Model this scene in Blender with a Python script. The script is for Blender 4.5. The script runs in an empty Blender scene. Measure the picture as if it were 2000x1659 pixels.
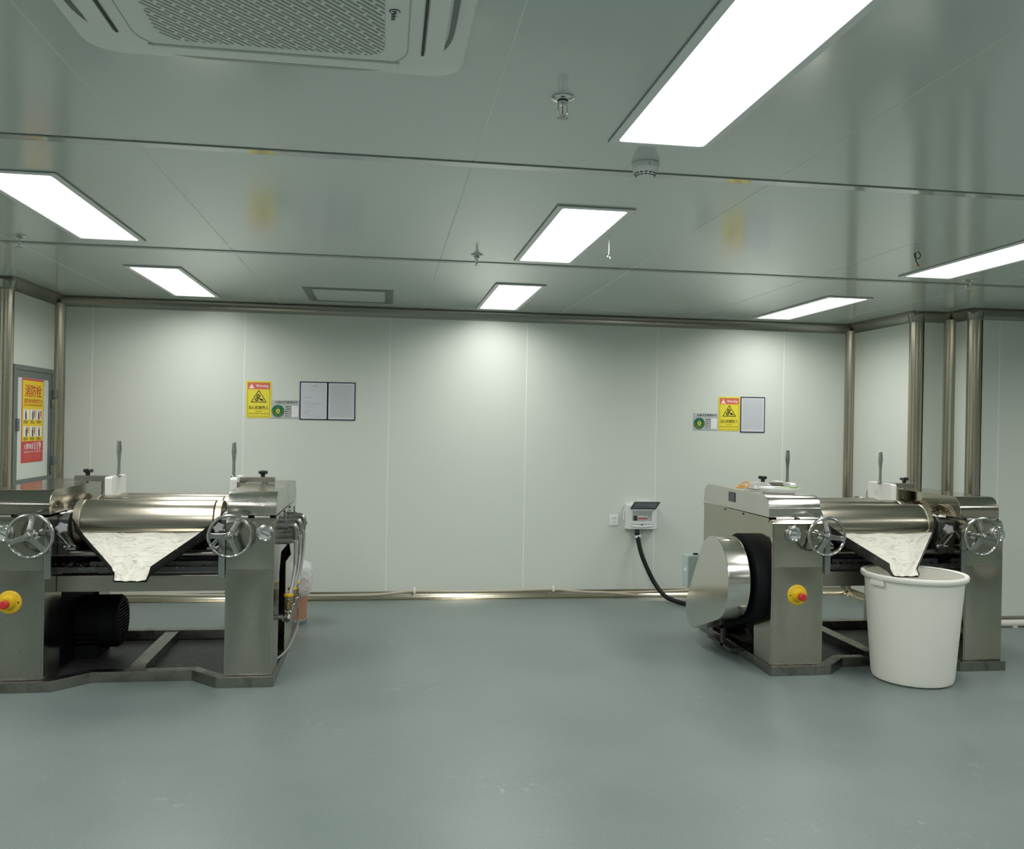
import bpy, bmesh, math, random
from mathutils import Vector, Matrix

# ------------------------------------------------------------------ camera
FPX = 1700.0            # focal length in pixels of the 2000 x 1659 frame
CAM_H = 1.47
YAW = math.atan(247 / FPX)
ROLL = math.atan(0.0181)
fw = Vector((math.sin(YAW), math.cos(YAW), 0))
rt = Vector((math.cos(YAW), -math.sin(YAW), 0))
up = Vector((0, 0, 1))
Rv = rt * math.cos(ROLL) + up * math.sin(ROLL)
Uv = up * math.cos(ROLL) - rt * math.sin(ROLL)
sc = bpy.context.scene
C = sc.collection
cd = bpy.data.cameras.new('camera')
cd.sensor_fit = 'HORIZONTAL'; cd.sensor_width = 36.0; cd.lens = FPX / 2000 * 36.0
cd.clip_start = 0.05; cd.clip_end = 100
cam = bpy.data.objects.new('camera', cd); C.objects.link(cam)
M3 = Matrix((Rv, Uv, -fw)).transposed()
cam.matrix_world = Matrix.Translation((0, 0, CAM_H)) @ M3.to_4x4()
sc.camera = cam

# ------------------------------------------------------------------ world / exposure
w = bpy.data.worlds.new('world'); sc.world = w; w.use_nodes = True
w.node_tree.nodes['Background'].inputs[0].default_value = (0.02, 0.022, 0.021, 1)
sc.view_settings.view_transform = 'Standard'
sc.view_settings.look = 'None'
sc.view_settings.gamma = 1.0
sc.view_settings.use_curve_mapping = False
sc.view_settings.exposure = 0.0
LIGHT_POWER = 14.8          # watts of each ceiling panel
LIGHT_SPREAD = math.radians(162)
GLOW_STRENGTH = 3.0
LIGHT_COLOR = (1.0, 0.985, 0.975)
try:
    sc.cycles.use_denoising = True
    sc.cycles.max_bounces = 6
    sc.cycles.diffuse_bounces = 4
    sc.cycles.glossy_bounces = 4
    sc.cycles.sample_clamp_indirect = 6.0
    sc.cycles.use_adaptive_sampling = True
    sc.cycles.adaptive_threshold = 0.03
except Exception:
    pass
random.seed(4)

# ------------------------------------------------------------------ materials
MATS = {}
def mat(name, col, rough=0.5, metal=0.0, spec=0.5, var=0.0, vscale=8.0, bump=0.0, bscale=60.0,
        stretch=(1, 1, 1), rvar=0.0, emit=None, alpha=None, trans=None, coat=0.0, col2=None, c2lo=0.55, c2hi=0.7, c2scale=20.0):
    m = bpy.data.materials.new(name); m.use_nodes = True
    nt = m.node_tree; N = nt.nodes; L = nt.links
    b = N['Principled BSDF']
    b.inputs['Base Color'].default_value = (*col, 1)
    b.inputs['Roughness'].default_value = rough
    b.inputs['Metallic'].default_value = metal
    b.inputs['Specular IOR Level'].default_value = spec
    if coat: b.inputs['Coat Weight'].default_value = coat; b.inputs['Coat Roughness'].default_value = 0.08
    if emit:
        b.inputs['Emission Color'].default_value = (*emit[0], 1); b.inputs['Emission Strength'].default_value = emit[1]
    if alpha is not None: b.inputs['Alpha'].default_value = alpha
    if trans is not None: b.inputs['Transmission Weight'].default_value = trans
    if var or bump or rvar or col2:
        tc = N.new('ShaderNodeTexCoord'); mp = N.new('ShaderNodeMapping')
        L.new(tc.outputs['Object'], mp.inputs['Vector']); mp.inputs['Scale'].default_value = stretch
        nz = N.new('ShaderNodeTexNoise'); nz.inputs['Scale'].default_value = vscale; nz.inputs['Detail'].default_value = 5
        L.new(mp.outputs[0], nz.inputs['Vector'])
        out = None
        if var:
            mx = N.new('ShaderNodeMix'); mx.data_type = 'RGBA'
            mx.inputs[6].default_value = (*[max(0, c * (1 - var)) for c in col], 1)
            mx.inputs[7].default_value = (*[min(1, c * (1 + var)) for c in col], 1)
            L.new(nz.outputs['Fac'], mx.inputs[0]); out = mx.outputs[2]
        if col2:
            n2 = N.new('ShaderNodeTexNoise'); n2.inputs['Scale'].default_value = c2scale; n2.inputs['Detail'].default_value = 6
            L.new(mp.outputs[0], n2.inputs['Vector'])
            rp = N.new('ShaderNodeMapRange'); rp.inputs[1].default_value = c2lo; rp.inputs[2].default_value = c2hi
            L.new(n2.outputs['Fac'], rp.inputs[0])
            m2 = N.new('ShaderNodeMix'); m2.data_type = 'RGBA'
            L.new(rp.outputs[0], m2.inputs[0])
            if out: L.new(out, m2.inputs[6])
            else: m2.inputs[6].default_value = (*col, 1)
            m2.inputs[7].default_value = (*col2, 1); out = m2.outputs[2]
        if out: L.new(out, b.inputs['Base Color'])
        if rvar:
            mr = N.new('ShaderNodeMapRange'); mr.inputs[3].default_value = max(0.02, rough - rvar); mr.inputs[4].default_value = rough + rvar
            mr.inputs[1].default_value = 0.3; mr.inputs[2].default_value = 0.7
            L.new(nz.outputs['Fac'], mr.inputs[0]); L.new(mr.outputs[0], b.inputs['Roughness'])
        if bump:
            nb = N.new('ShaderNodeTexNoise'); nb.inputs['Scale'].default_value = bscale; nb.inputs['Detail'].default_value = 1
            L.new(mp.outputs[0], nb.inputs['Vector'])
            bp = N.new('ShaderNodeBump'); bp.inputs['Strength'].default_value = bump; bp.inputs['Distance'].default_value = 0.01
            L.new(nb.outputs['Fac'], bp.inputs['Height']); L.new(bp.outputs[0], b.inputs['Normal'])
    MATS[name] = m
    return m

mat('wall_paint', (0.655, 0.70, 0.635), 0.21, spec=0.38)
mat('wall_joint', (0.92, 0.94, 0.90), 0.35)
mat('ceiling_paint', (0.59, 0.655, 0.615), 0.13, spec=0.62, bump=0.010, bscale=2.2)
mat('ceiling_joint', (0.74, 0.79, 0.75), 0.35)
mat('ceiling_strip', (0.46, 0.51, 0.475), 0.07, spec=0.6, coat=0.15)
mat('strip_gap', (0.06, 0.07, 0.065), 0.5)
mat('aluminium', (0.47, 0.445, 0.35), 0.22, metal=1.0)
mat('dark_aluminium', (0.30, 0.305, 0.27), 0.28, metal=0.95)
mat('frame_grey', (0.165, 0.19, 0.175), 0.4, metal=0.3)
mat('lamp_frame', (0.78, 0.82, 0.79), 0.4)
mat('lamp_gap', (0.22, 0.24, 0.23), 0.5)
mat('lamp_glow', (0.9, 0.9, 0.9), 0.5, emit=(LIGHT_COLOR, GLOW_STRENGTH))
mat('steel', (0.50, 0.475, 0.395), 0.13, metal=1.0, var=0.10, vscale=3, rvar=0.05, bump=0.04, bscale=3, col2=(0.43, 0.405, 0.33), c2lo=0.4, c2hi=0.7, c2scale=170)
mat('steel_cool', (0.40, 0.39, 0.34), 0.16, metal=1.0, var=0.12, vscale=3, rvar=0.06, bump=0.04, bscale=3, col2=(0.335, 0.325, 0.28), c2lo=0.4, c2hi=0.7, c2scale=170)
mat('steel_bright', (0.70, 0.69, 0.63), 0.15, metal=1.0, var=0.06, vscale=4, rvar=0.05, bump=0.03, bscale=6)
mat('steel_dull', (0.37, 0.36, 0.315), 0.32, metal=1.0, var=0.08, vscale=7, rvar=0.04, bump=0.05, bscale=40)
mat('steel_spatter', (0.46, 0.455, 0.41), 0.22, metal=1.0, var=0.15, vscale=6, rvar=0.1, col2=(0.75, 0.75, 0.70), c2lo=0.64, c2hi=0.70, c2scale=70)
mat('base_steel', (0.27, 0.27, 0.24), 0.30, metal=1.0, var=0.2, vscale=9, rvar=0.08, col2=(0.15, 0.15, 0.13), c2lo=0.54, c2hi=0.75, c2scale=14)
mat('roll_steel', (0.42, 0.395, 0.32), 0.25, metal=1.0, var=0.05, vscale=3, stretch=(0.4, 14, 14), rvar=0.03)
mat('roll_end', (0.60, 0.545, 0.43), 0.35, metal=1.0, var=0.1, vscale=10)
mat('dark_steel', (0.10, 0.105, 0.10), 0.45, metal=0.7, var=0.35, vscale=14, col2=(0.34, 0.35, 0.33), c2lo=0.62, c2hi=0.74, c2scale=38)
mat('apron_side', (0.16, 0.165, 0.155), 0.42, metal=0.8, var=0.3, vscale=16, col2=(0.62, 0.62, 0.57), c2lo=0.63, c2hi=0.72, c2scale=45)
mat('black_paint_and_shade', (0.006, 0.007, 0.009), 0.65, spec=0.18)  # motor paint; the same black stands in for shade in the mill openings
mat('black_rubber', (0.006, 0.010, 0.006), 0.5, spec=0.25)
mat('black_plastic', (0.012, 0.012, 0.012), 0.35)
mat('knob_grey', (0.20, 0.205, 0.20), 0.5)
mat('chrome', (0.74, 0.75, 0.74), 0.10, metal=1.0)
mat('cast_grey', (0.42, 0.43, 0.41), 0.22, metal=1.0, var=0.1, vscale=12)
mat('pipe_zinc', (0.36, 0.365, 0.35), 0.3, metal=1.0, var=0.15, vscale=20)
mat('brass', (0.28, 0.22, 0.12), 0.35, metal=1.0, var=0.15, vscale=20)
mat('hose_grey', (0.33, 0.335, 0.315), 0.38, metal=0.3)
mat('hose_beige', (0.44, 0.40, 0.30), 0.35, spec=0.6)
mat('yellow_plastic', (0.80, 0.52, 0.015), 0.35)
mat('red_plastic', (0.62, 0.03, 0.035), 0.4)
mat('nylon', (0.80, 0.82, 0.78), 0.45, col2=(0.62, 0.64, 0.60), c2lo=0.55, c2hi=0.75, c2scale=12)
mat('paste', (0.78, 0.77, 0.70), 0.42, var=0.05, vscale=30, bump=0.25, bscale=25)
mat('bucket_white', (0.86, 0.86, 0.78), 0.42, spec=0.4)
mat('bin_orange', (0.40, 0.185, 0.105), 0.5)
mat('bin_base', (0.20, 0.24, 0.24), 0.5)
mat('bag_film', (0.80, 0.82, 0.80), 0.2, alpha=0.6, bump=0.9, bscale=38)
mat('white_plastic', (0.78, 0.81, 0.79), 0.35)
mat('ac_plastic', (0.80, 0.83, 0.78), 0.42)
mat('ac_vane', (0.81, 0.84, 0.79), 0.42)
mat('ac_groove', (0.45, 0.48, 0.44), 0.5)
mat('ac_dark', (0.035, 0.042, 0.037), 0.6)
mat('ac_filter', (0.17, 0.19, 0.17), 0.7)
mat('smoked_cover', (0.20, 0.25, 0.28), 0.25, alpha=0.8)
mat('control_grey', (0.42, 0.50, 0.475), 0.45)
mat('paper', (0.60, 0.63, 0.655), 0.5)
mat('film', (0.60, 0.63, 0.66), 0.22, spec=0.6, bump=0.08, bscale=12)
mat('navy_edge', (0.012, 0.014, 0.06), 0.4)
mat('sign_yellow', (0.80, 0.70, 0.055), 0.35)
mat('sign_red', (0.72, 0.14, 0.10), 0.35)
mat('sign_black', (0.015, 0.014, 0.010), 0.4)
mat('sign_brown', (0.23, 0.17, 0.02), 0.4)
mat('sign_white', (0.82, 0.83, 0.80), 0.4)
mat('sign_grey', (0.48, 0.51, 0.49), 0.4)
mat('sign_green', (0.006, 0.14, 0.065), 0.35)
mat('line_grey', (0.34, 0.36, 0.37), 0.5)
mat('poster_yellow', (0.86, 0.62, 0.006), 0.4)
mat('poster_red', (0.60, 0.055, 0.055), 0.4)
mat('poster_ink', (0.55, 0.05, 0.02), 0.4)
mat('figure_blue', (0.03, 0.045, 0.12), 0.5)
mat('figure_red', (0.5, 0.05, 0.04), 0.5)
mat('breaker_red', (0.65, 0.10, 0.05), 0.4)
mat('breaker_blue', (0.02, 0.05, 0.22), 0.4)
mat('orange_rim', (0.78, 0.36, 0.05), 0.4)
mat('green_plastic', (0.16, 0.42, 0.03), 0.4)
mat('glass_bulb', (0.45, 0.03, 0.05), 0.2)
mat('white_pipe', (0.72, 0.71, 0.63), 0.4)
mat('dial_white', (0.50, 0.53, 0.51), 0.5)

MATS['lamp_glow'].cycles.emission_sampling = 'NONE'   # the panel lights are sampled instead

def floor_material():
    m = bpy.data.materials.new('epoxy_floor'); m.use_nodes = True
    nt = m.node_tree; N = nt.nodes; L = nt.links; b = N['Principled BSDF']
    tc = N.new('ShaderNodeTexCoord')
    def noise(scale, det=6, rough=0.6, dist=0.0):
        n = N.new('ShaderNodeTexNoise'); n.inputs['Scale'].default_value = scale; n.inputs['Detail'].default_value = det
        n.inputs['Roughness'].default_value = rough; n.inputs['Distortion'].default_value = dist
        L.new(tc.outputs['Object'], n.inputs['Vector']); return n
    n1 = noise(0.9, 4); n2 = noise(14, 6, 0.75, 1.2); n3 = noise(1.6, 3, 0.5); n4 = noise(120, 1, 0.6)
    r1 = N.new('ShaderNodeValToRGB'); L.new(n1.outputs['Fac'], r1.inputs[0])
    r1.color_ramp.elements[0].position = 0.3; r1.color_ramp.elements[0].color = (0.150, 0.192, 0.180, 1)
    r1.color_ramp.elements[1].position = 0.72; r1.color_ramp.elements[1].color = (0.188, 0.232, 0.216, 1)
    # pale scuffed stains: fine noise gated by a broad noise
    a = N.new('ShaderNodeMapRange'); a.inputs[1].default_value = 0.56; a.inputs[2].default_value = 0.72; L.new(n2.outputs['Fac'], a.inputs[0])
    g = N.new('ShaderNodeMapRange'); g.inputs[1].default_value = 0.56; g.inputs[2].default_value = 0.70; L.new(n3.outputs['Fac'], g.inputs[0])
    mu = N.new('ShaderNodeMath'); mu.operation = 'MULTIPLY'; L.new(a.outputs[0], mu.inputs[0]); L.new(g.outputs[0], mu.inputs[1])
    mu2 = N.new('ShaderNodeMath'); mu2.operation = 'MULTIPLY'; mu2.inputs[1].default_value = 0.8; L.new(mu.outputs[0], mu2.inputs[0])
    mx = N.new('ShaderNodeMix'); mx.data_type = 'RGBA'
    L.new(mu2.outputs[0], mx.inputs[0]); L.new(r1.outputs[0], mx.inputs[6]); mx.inputs[7].default_value = (0.40, 0.44, 0.42, 1)
    # fine mottling
    m2 = N.new('ShaderNodeMix'); m2.data_type = 'RGBA'; m2.blend_type = 'OVERLAY'; m2.inputs[0].default_value = 0.22
    L.new(mx.outputs[2], m2.inputs[6]); L.new(n4.outputs['Fac'], m2.inputs[7])
    L.new(m2.outputs[2], b.inputs['Base Color'])
    rr = N.new('ShaderNodeMapRange'); rr.inputs[3].default_value = 0.33; rr.inputs[4].default_value = 0.47; L.new(n1.outputs['Fac'], rr.inputs[0])
    L.new(rr.outputs[0], b.inputs['Roughness']); b.inputs['Specular IOR Level'].default_value = 0.5
    MATS['epoxy_floor'] = m
floor_material()

def paste_plate_material():
    # white paste smeared on steel: swirling tool marks show the metal
    m = bpy.data.materials.new('smeared_paste'); m.use_nodes = True
    nt = m.node_tree; N = nt.nodes; L = nt.links; b = N['Principled BSDF']
    tc = N.new('ShaderNodeTexCoord')
    n = N.new('ShaderNodeTexNoise'); n.inputs['Scale'].default_value = 4.5; n.inputs['Detail'].default_value = 1
    L.new(tc.outputs['Object'], n.inputs['Vector'])
    sub = N.new('ShaderNodeVectorMath'); sub.operation = 'SCALE'; sub.inputs['Scale'].default_value = 0.34; L.new(n.outputs['Color'], sub.inputs[0])
    ad = N.new('ShaderNodeVectorMath'); ad.operation = 'ADD'; L.new(tc.outputs['Object'], ad.inputs[0]); L.new(sub.outputs[0], ad.inputs[1])
    mp = N.new('ShaderNodeMapping'); mp.inputs['Rotation'].default_value = (0, .9, .5); mp.inputs['Scale'].default_value = (4, 42, 42)
    L.new(ad.outputs[0], mp.inputs['Vector'])
    mu = N.new('ShaderNodeTexNoise'); mu.inputs['Scale'].default_value = 1.6; mu.inputs['Detail'].default_value = 3; L.new(mp.outputs[0], mu.inputs['Vector'])
    r = N.new('ShaderNodeValToRGB'); L.new(mu.outputs[0], r.inputs[0])
    e = r.color_ramp.elements
    e[0].position = 0.30; e[0].color = (0.43, 0.42, 0.35, 1)
    e[1].position = 0.42; e[1].color = (0.64, 0.625, 0.54, 1)
    x = e.new(0.52); x.color = (0.72, 0.705, 0.61, 1)
    L.new(r.outputs[0], b.inputs['Base Color'])
    b.inputs['Roughness'].default_value = 0.38
    bp = N.new('ShaderNodeBump'); bp.inputs['Strength'].default_value = 0.3; bp.inputs['Distance'].default_value = 0.01
    L.new(mu.outputs[0], bp.inputs['Height']); L.new(bp.outputs[0], b.inputs['Normal'])
    MATS['smeared_paste'] = m
paste_plate_material()

# ------------------------------------------------------------------ mesh helpers
def frame_of(d):
    d = d.normalized()
    a = Vector((0, 0, 1)) if abs(d.z) < 0.9 else Vector((1, 0, 0))
    u = d.cross(a).normalized(); v = d.cross(u).normalized()
    return u, v

class MB:
    def __init__(self): self.bm = bmesh.new()
    def box(self, x0, x1, y0, y1, z0, z1):
        bm = self.bm
        v = [bm.verts.new(p) for p in ((x0, y0, z0), (x1, y0, z0), (x1, y1, z0), (x0, y1, z0), (x0, y0, z1), (x1, y0, z1), (x1, y1, z1), (x0, y1, z1))]
        for f in ((0, 3, 2, 1), (4, 5, 6, 7), (0, 1, 5, 4), (1, 2, 6, 5), (2, 3, 7, 6), (3, 0, 4, 7)): bm.faces.new([v[i] for i in f])
        return self
    def obox(self, c, ux, uy, uz, sx, sy, sz):
        bm = self.bm; c = Vector(c); ux = Vector(ux).normalized(); uy = Vector(uy).normalized(); uz = Vector(uz).normalized()
        P = lambda a, b_, d: c + ux * a * sx / 2 + uy * b_ * sy / 2 + uz * d * sz / 2
        v = [bm.verts.new(P(*q)) for q in ((-1, -1, -1), (1, -1, -1), (1, 1, -1), (-1, 1, -1), (-1, -1, 1), (1, -1, 1), (1, 1, 1), (-1, 1, 1))]
        for f in ((0, 3, 2, 1), (4, 5, 6, 7), (0, 1, 5, 4), (1, 2, 6, 5), (2, 3, 7, 6), (3, 0, 4, 7)): bm.faces.new([v[i] for i in f])
        return self
    def prism(self, pts, axis, a0, a1):
        # pts: 2D outline in the plane perpendicular to axis; x -> (y,z), y -> (x,z), z -> (x,y)
        bm = self.bm
        def P(p, a):
            return (a, p[0], p[1]) if axis == 'x' else ((p[0], a, p[1]) if axis == 'y' else (p[0], p[1], a))
        A = [bm.verts.new(P(p, a0)) for p in pts]; B = [bm.verts.new(P(p, a1)) for p in pts]
        bm.faces.new(A); bm.faces.new(B[::-1]); n = len(pts)
        for i in range(n): bm.faces.new((A[i], B[i], B[(i + 1) % n], A[(i + 1) % n]))
        return self
    def ring_prism(self, outer, inner, axis, a0, a1):
        bm = self.bm
        def P(p, a):
            return (a, p[0], p[1]) if axis == 'x' else ((p[0], a, p[1]) if axis == 'y' else (p[0], p[1], a))
        n = len(outer)
        O0 = [bm.verts.new(P(p, a0)) for p in outer]; O1 = [bm.verts.new(P(p, a1)) for p in outer]
        I0 = [bm.verts.new(P(p, a0)) for p in inner]; I1 = [bm.verts.new(P(p, a1)) for p in inner]
        for i in range(n):
            j = (i + 1) % n
            bm.faces.new((O0[i], O1[i], O1[j], O0[j])); bm.faces.new((I0[i], I0[j], I1[j], I1[i]))
            bm.faces.new((O0[i], O0[j], I0[j], I0[i])); bm.faces.new((O1[i], I1[i], I1[j], O1[j]))
        return self
    def cyl(self, p0, p1, r, r2=None, seg=20, cap=True):
        bm = self.bm; p0 = Vector(p0); p1 = Vector(p1); r2 = r if r2 is None else r2
        u, v = frame_of(p1 - p0)
        cs = [(math.cos(2 * math.pi * i / seg), math.sin(2 * math.pi * i / seg)) for i in range(seg)]
        A = [bm.verts.new(p0 + (u * c + v * s) * r) for c, s in cs]; B = [bm.verts.new(p1 + (u * c + v * s) * r2) for c, s in cs]
        for i in range(seg): bm.faces.new((A[i], A[(i + 1) % seg], B[(i + 1) % seg], B[i]))
        if cap: bm.faces.new(A[::-1]); bm.faces.new(B)
        return self
    def lathe(self, prof, origin, axis, seg=28, close=False):
        # prof: (radius, distance along axis)
        bm = self.bm; o = Vector(origin); d = Vector(axis).normalized(); u, v = frame_of(d)
        rings = []
        for r, h in prof:
            if r < 1e-6: rings.append([bm.verts.new(o + d * h)])
            else: rings.append([bm.verts.new(o + d * h + (u * math.cos(2 * math.pi * i / seg) + v * math.sin(2 * math.pi * i / seg)) * r) for i in range(seg)])
        for a, b_ in zip(rings[:-1], rings[1:]):
            for i in range(seg):
                j = (i + 1) % seg
                if len(a) == 1 and len(b_) == 1: continue
                if len(a) == 1: bm.faces.new((a[0], b_[j], b_[i]))
                elif len(b_) == 1: bm.faces.new((a[i], a[j], b_[0]))
                else: bm.faces.new((a[i], a[j], b_[j], b_[i]))
        return self
    def tube(self, path, r, seg=10, closed=False, cap=True, rfun=None):
        bm = self.bm; P = [Vector(p) for p in path]; n = len(P); rings = []; pu = None
        for i in range(n):
            if closed: d = P[(i + 1) % n] - P[i - 1]
            else: d = P[min(i + 1, n - 1)] - P[max(i - 1, 0)]
            d.normalize()
            if pu is None: u, v = frame_of(d)
            else:
                u = (pu - d * pu.dot(d)).normalized(); v = d.cross(u).normalized()
            pu = u
            rr = r if rfun is None else rfun(i / n)
            rings.append([bm.verts.new(P[i] + (u * math.cos(2 * math.pi * k / seg) + v * math.sin(2 * math.pi * k / seg)) * rr) for k in range(seg)])
        m = n if closed else n - 1
        for i in range(m):
            a, b_ = rings[i], rings[(i + 1) % n]
            off = 0
            if closed and i == n - 1:
                best = min(range(seg), key=lambda o: (a[0].co - b_[o].co).length); off = best
            for k in range(seg): bm.faces.new((a[k], a[(k + 1) % seg], b_[(k + 1 + off) % seg], b_[(k + off) % seg]))
        if cap and not closed: bm.faces.new(rings[0][::-1]); bm.faces.new(rings[-1])
        return self
    def quad(self, a, b, c, d):
        bm = self.bm; bm.faces.new([bm.verts.new(p) for p in (a, b, c, d)]); return self
    def build(self, name, m, parent=None, bevel=0.0, segs=2, angle=35, smooth=True, loc=None):
        bm = self.bm
        bmesh.ops.recalc_face_normals(bm, faces=bm.faces)
        if bevel:
            es = [e for e in bm.edges if len(e.link_faces) == 2 and e.calc_face_angle(0) > math.radians(40)]
            bmesh.ops.bevel(bm, geom=es, offset=bevel, segments=segs, profile=0.5, affect='EDGES', clamp_overlap=True)
        me = bpy.data.meshes.new(name); bm.to_mesh(me); bm.free()
        if smooth:
            me.shade_smooth(); me.set_sharp_from_angle(angle=math.radians(angle))
        me.materials.append(MATS[m])
        o = bpy.data.objects.new(name, me); C.objects.link(o)
        if bevel and smooth:
            wn = o.modifiers.new('weighted_normals', 'WEIGHTED_NORMAL'); wn.keep_sharp = True; wn.mode = 'FACE_AREA'
        if parent: o.parent = parent
        if loc: o.location = loc
        return o

def tag(o, label=None, cat=None, group=None, kind=None):
    if label: o['label'] = label
    if cat: o['category'] = cat
    if group: o['group'] = group
    if kind: o['kind'] = kind
    return o
def thing(name, label, cat, loc=(0, 0, 0), rot=(0, 0, 0), group=None):
    o = bpy.data.objects.new(name, None); o.empty_display_size = 0.1; C.objects.link(o)
    o.location = loc; o.rotation_euler = rot
    return tag(o, label, cat, group)
def copy_tree(o, parent=None):
    c = o.copy(); C.objects.link(c); c.parent = parent
    for ch in list(o.children): copy_tree(ch, c)
    return c
def struct(o): o['kind'] = 'structure'; return o
def arc(cx, cy, r, a0, a1, n=8):
    return [(cx + r * math.cos(math.radians(a0 + (a1 - a0) * i / n)), cy + r * math.sin(math.radians(a0 + (a1 - a0) * i / n))) for i in range(n + 1)]
def rrect(x0, x1, y0, y1, r, n=5):
    return arc(x1 - r, y1 - r, r, 0, 90, n) + arc(x0 + r, y1 - r, r, 90, 180, n) + arc(x0 + r, y0 + r, r, 180, 270, n) + arc(x1 - r, y0 + r, r, 270, 360, n)
def smooth_path(pts, n=8):
    P = [Vector(p) for p in pts]; out = []
    for i in range(len(P) - 1):
        p0 = P[max(i - 1, 0)]; p1 = P[i]; p2 = P[i + 1]; p3 = P[min(i + 2, len(P) - 1)]
        for k in range(n):
            t = k / n
            out.append(0.5 * ((2 * p1) + (p2 - p0) * t + (2 * p0 - 5 * p1 + 4 * p2 - p3) * t * t + (3 * p1 - p0 - 3 * p2 + p3) * t ** 3))
    out.append(P[-1]); return out

def lettering(txt, x, y, wdt, hgt, z, m, parent, bold=0.0, rot=0.0, below=False, name='lettering', keep=False):
    """flat printed text fitted into a box of wdt x hgt, centred on (x, y), in the parent's local x/y plane"""
    cu = bpy.data.curves.new('t', 'FONT'); cu.body = txt; cu.size = 1.0; cu.resolution_u = 3; cu.fill_mode = 'FRONT'
    to = bpy.data.objects.new('t', cu); C.objects.link(to)
    dg = bpy.context.evaluated_depsgraph_get(); dg.update()
    me = bpy.data.meshes.new_from_object(to.evaluated_get(dg))
    bpy.data.objects.remove(to); bpy.data.curves.remove(cu)
    if not len(me.vertices): return None
    nv1 = len(me.vertices)
    if bold:      # heavier strokes: the same print laid down a few times, slightly shifted
        bm = bmesh.new(); bb_ = bold * .8
        for dx, dy in ((-bb_, 0), (bb_, 0), (0, bb_), (0, -bb_)):
            n0 = len(bm.verts); bm.from_mesh(me); bm.verts.ensure_lookup_table()
            for v in bm.verts[n0:]: v.co.x += dx; v.co.y += dy
        bm.to_mesh(me); bm.free()
    xs = [v.co.x for v in me.vertices]; ys = [v.co.y for v in me.vertices]
    x0, x1, y0, y1 = min(xs), max(xs), min(ys), max(ys)
    sx = wdt / max(1e-6, x1 - x0); sy = hgt / max(1e-6, y1 - y0)
    if keep: sx = sy = min(sx, sy)
    cr, sr = math.cos(rot), math.sin(rot)
    for v in me.vertices:
        zz = z + .00012 * (v.index // nv1)
        a = (v.co.x - (x0 + x1) / 2) * sx; b = (v.co.y - (y0 + y1) / 2) * sy
        v.co = (x + b, y + a, 2 * z - zz) if below else (x + a * cr - b * sr, y + a * sr + b * cr, zz)
    me.name = name; me.materials.clear(); me.materials.append(MATS[m])
    o = bpy.data.objects.new(name, me); C.objects.link(o); o.parent = parent
    return o

# ------------------------------------------------------------------ room dimensions
YB = 7.32; HC = 2.418
XL = -2.575; YL = 6.42           # left wall and its outer corner
XR = 4.14; Y1 = 6.37             # right wall, first step
XR2 = 4.45; Y2 = 6.10            # second step
XLF = -4.7; XRF = 8.2; YF = -4.2  # rest of the room, beside and behind the camera
GAP = 0.0042

# floor
fl = struct(MB().box(XLF - .1, XRF + .1, YF - .1, YB + .1, -0.1, 0.0).build('floor', 'epoxy_floor'))

# ceiling: backing plus single panels
ce = struct(MB().box(XLF - .1, XRF + .1, YF - .1, YB + .1, HC + 0.0012, HC + 0.1).build('ceiling', 'ceiling_joint'))
cxs = [XLF, -3.177, -2.02, -0.865, 0.296, 1.452, 2.607, 3.80, 4.955, 6.11, XRF]
cys = [YF, -2.62, -0.69, 1.24, 3.17, 5.10, YB]
for i in range(len(cxs) - 1):
    for j in range(len(cys) - 1):
        MB().box(cxs[i] + GAP / 2, cxs[i + 1] - GAP / 2, cys[j] + .03, cys[j + 1] - .03, HC, HC + 0.02).build('panel', 'ceiling_paint', ce, bevel=0.0012, segs=1)
for k, y in enumerate(cys[1:-1]):
    s = MB()
    s.prism([(y - .031, HC - .0045), (y + .031, HC - .0012), (y + .031, HC + .012), (y - .031, HC + .012)], 'x', XLF, XRF)
    struct(s.build('trim_%d' % (k + 1), 'ceiling_strip'))
    MB().box(XLF, XRF, y - .0375, y - .0315, HC - .0005, HC + .012).build('shadow_gap', 'strip_gap', bpy.data.objects['trim_%d' % (k + 1)])

# walls
def panel_wall(name, axis, at, sign, edges, z0=0.0, z1=HC):
    """axis 'y': wall plane y = at, panels along x; sign: +1 if the body lies on the larger side"""
    b = MB(); t = 0.0009
    if axis == 'y':
        b.box(edges[0], edges[-1], min(at + sign * t, at + sign * .08), max(at + sign * t, at + sign * .08), z0, z1)
    else:
        b.box(min(at + sign * t, at + sign * .08), max(at + sign * t, at + sign * .08), edges[0], edges[-1], z0, z1)
    wl = struct(b.build(name, 'wall_joint'))
    for a, c in zip(edges[:-1], edges[1:]):
        p = MB(); lo, hi = min(at, at + sign * .02), max(at, at + sign * .02)
        if axis == 'y': p.box(a + GAP / 2, c - GAP / 2, lo, hi, z0, z1)
        else: p.box(lo, hi, a + GAP / 2, c - GAP / 2, z0, z1)
        p.build('panel', 'wall_paint', wl, bevel=0.001, segs=1)
    return wl
panel_wall('wall_back', 'y', YB, 1, [XL, -2.312, -1.146, 0.026, 1.182, 2.333, 3.500, XR])
panel_wall('wall_left', 'x', XL, -1, [YL, YB])
panel_wall('wall_left_return', 'y', YL, 1, [XLF, -3.73, XL - .003])
panel_wall('wall_left_side', 'x', XLF, -1, [YF, -3.0, -1.845, -.69, .465, 1.62, 2.775, 3.93, 5.085, YL])
panel_wall('wall_right', 'x', XR, 1, [Y1, YB])
panel_wall('wall_right_step', 'y', Y1, 1, [XR + .003, XR2])
panel_wall('wall_right_return', 'x', XR2, 1, [Y2, Y1])
panel_wall('wall_right_front', 'y', Y2, 1, [XR2 + .003, 4.675, 5.83, 6.985, XRF])
panel_wall('wall_right_side', 'x', XRF, 1, [YF, -3.0, -1.845, -.69, .465, 1.62, 2.775, 3.93, 5.085, Y2])
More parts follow.
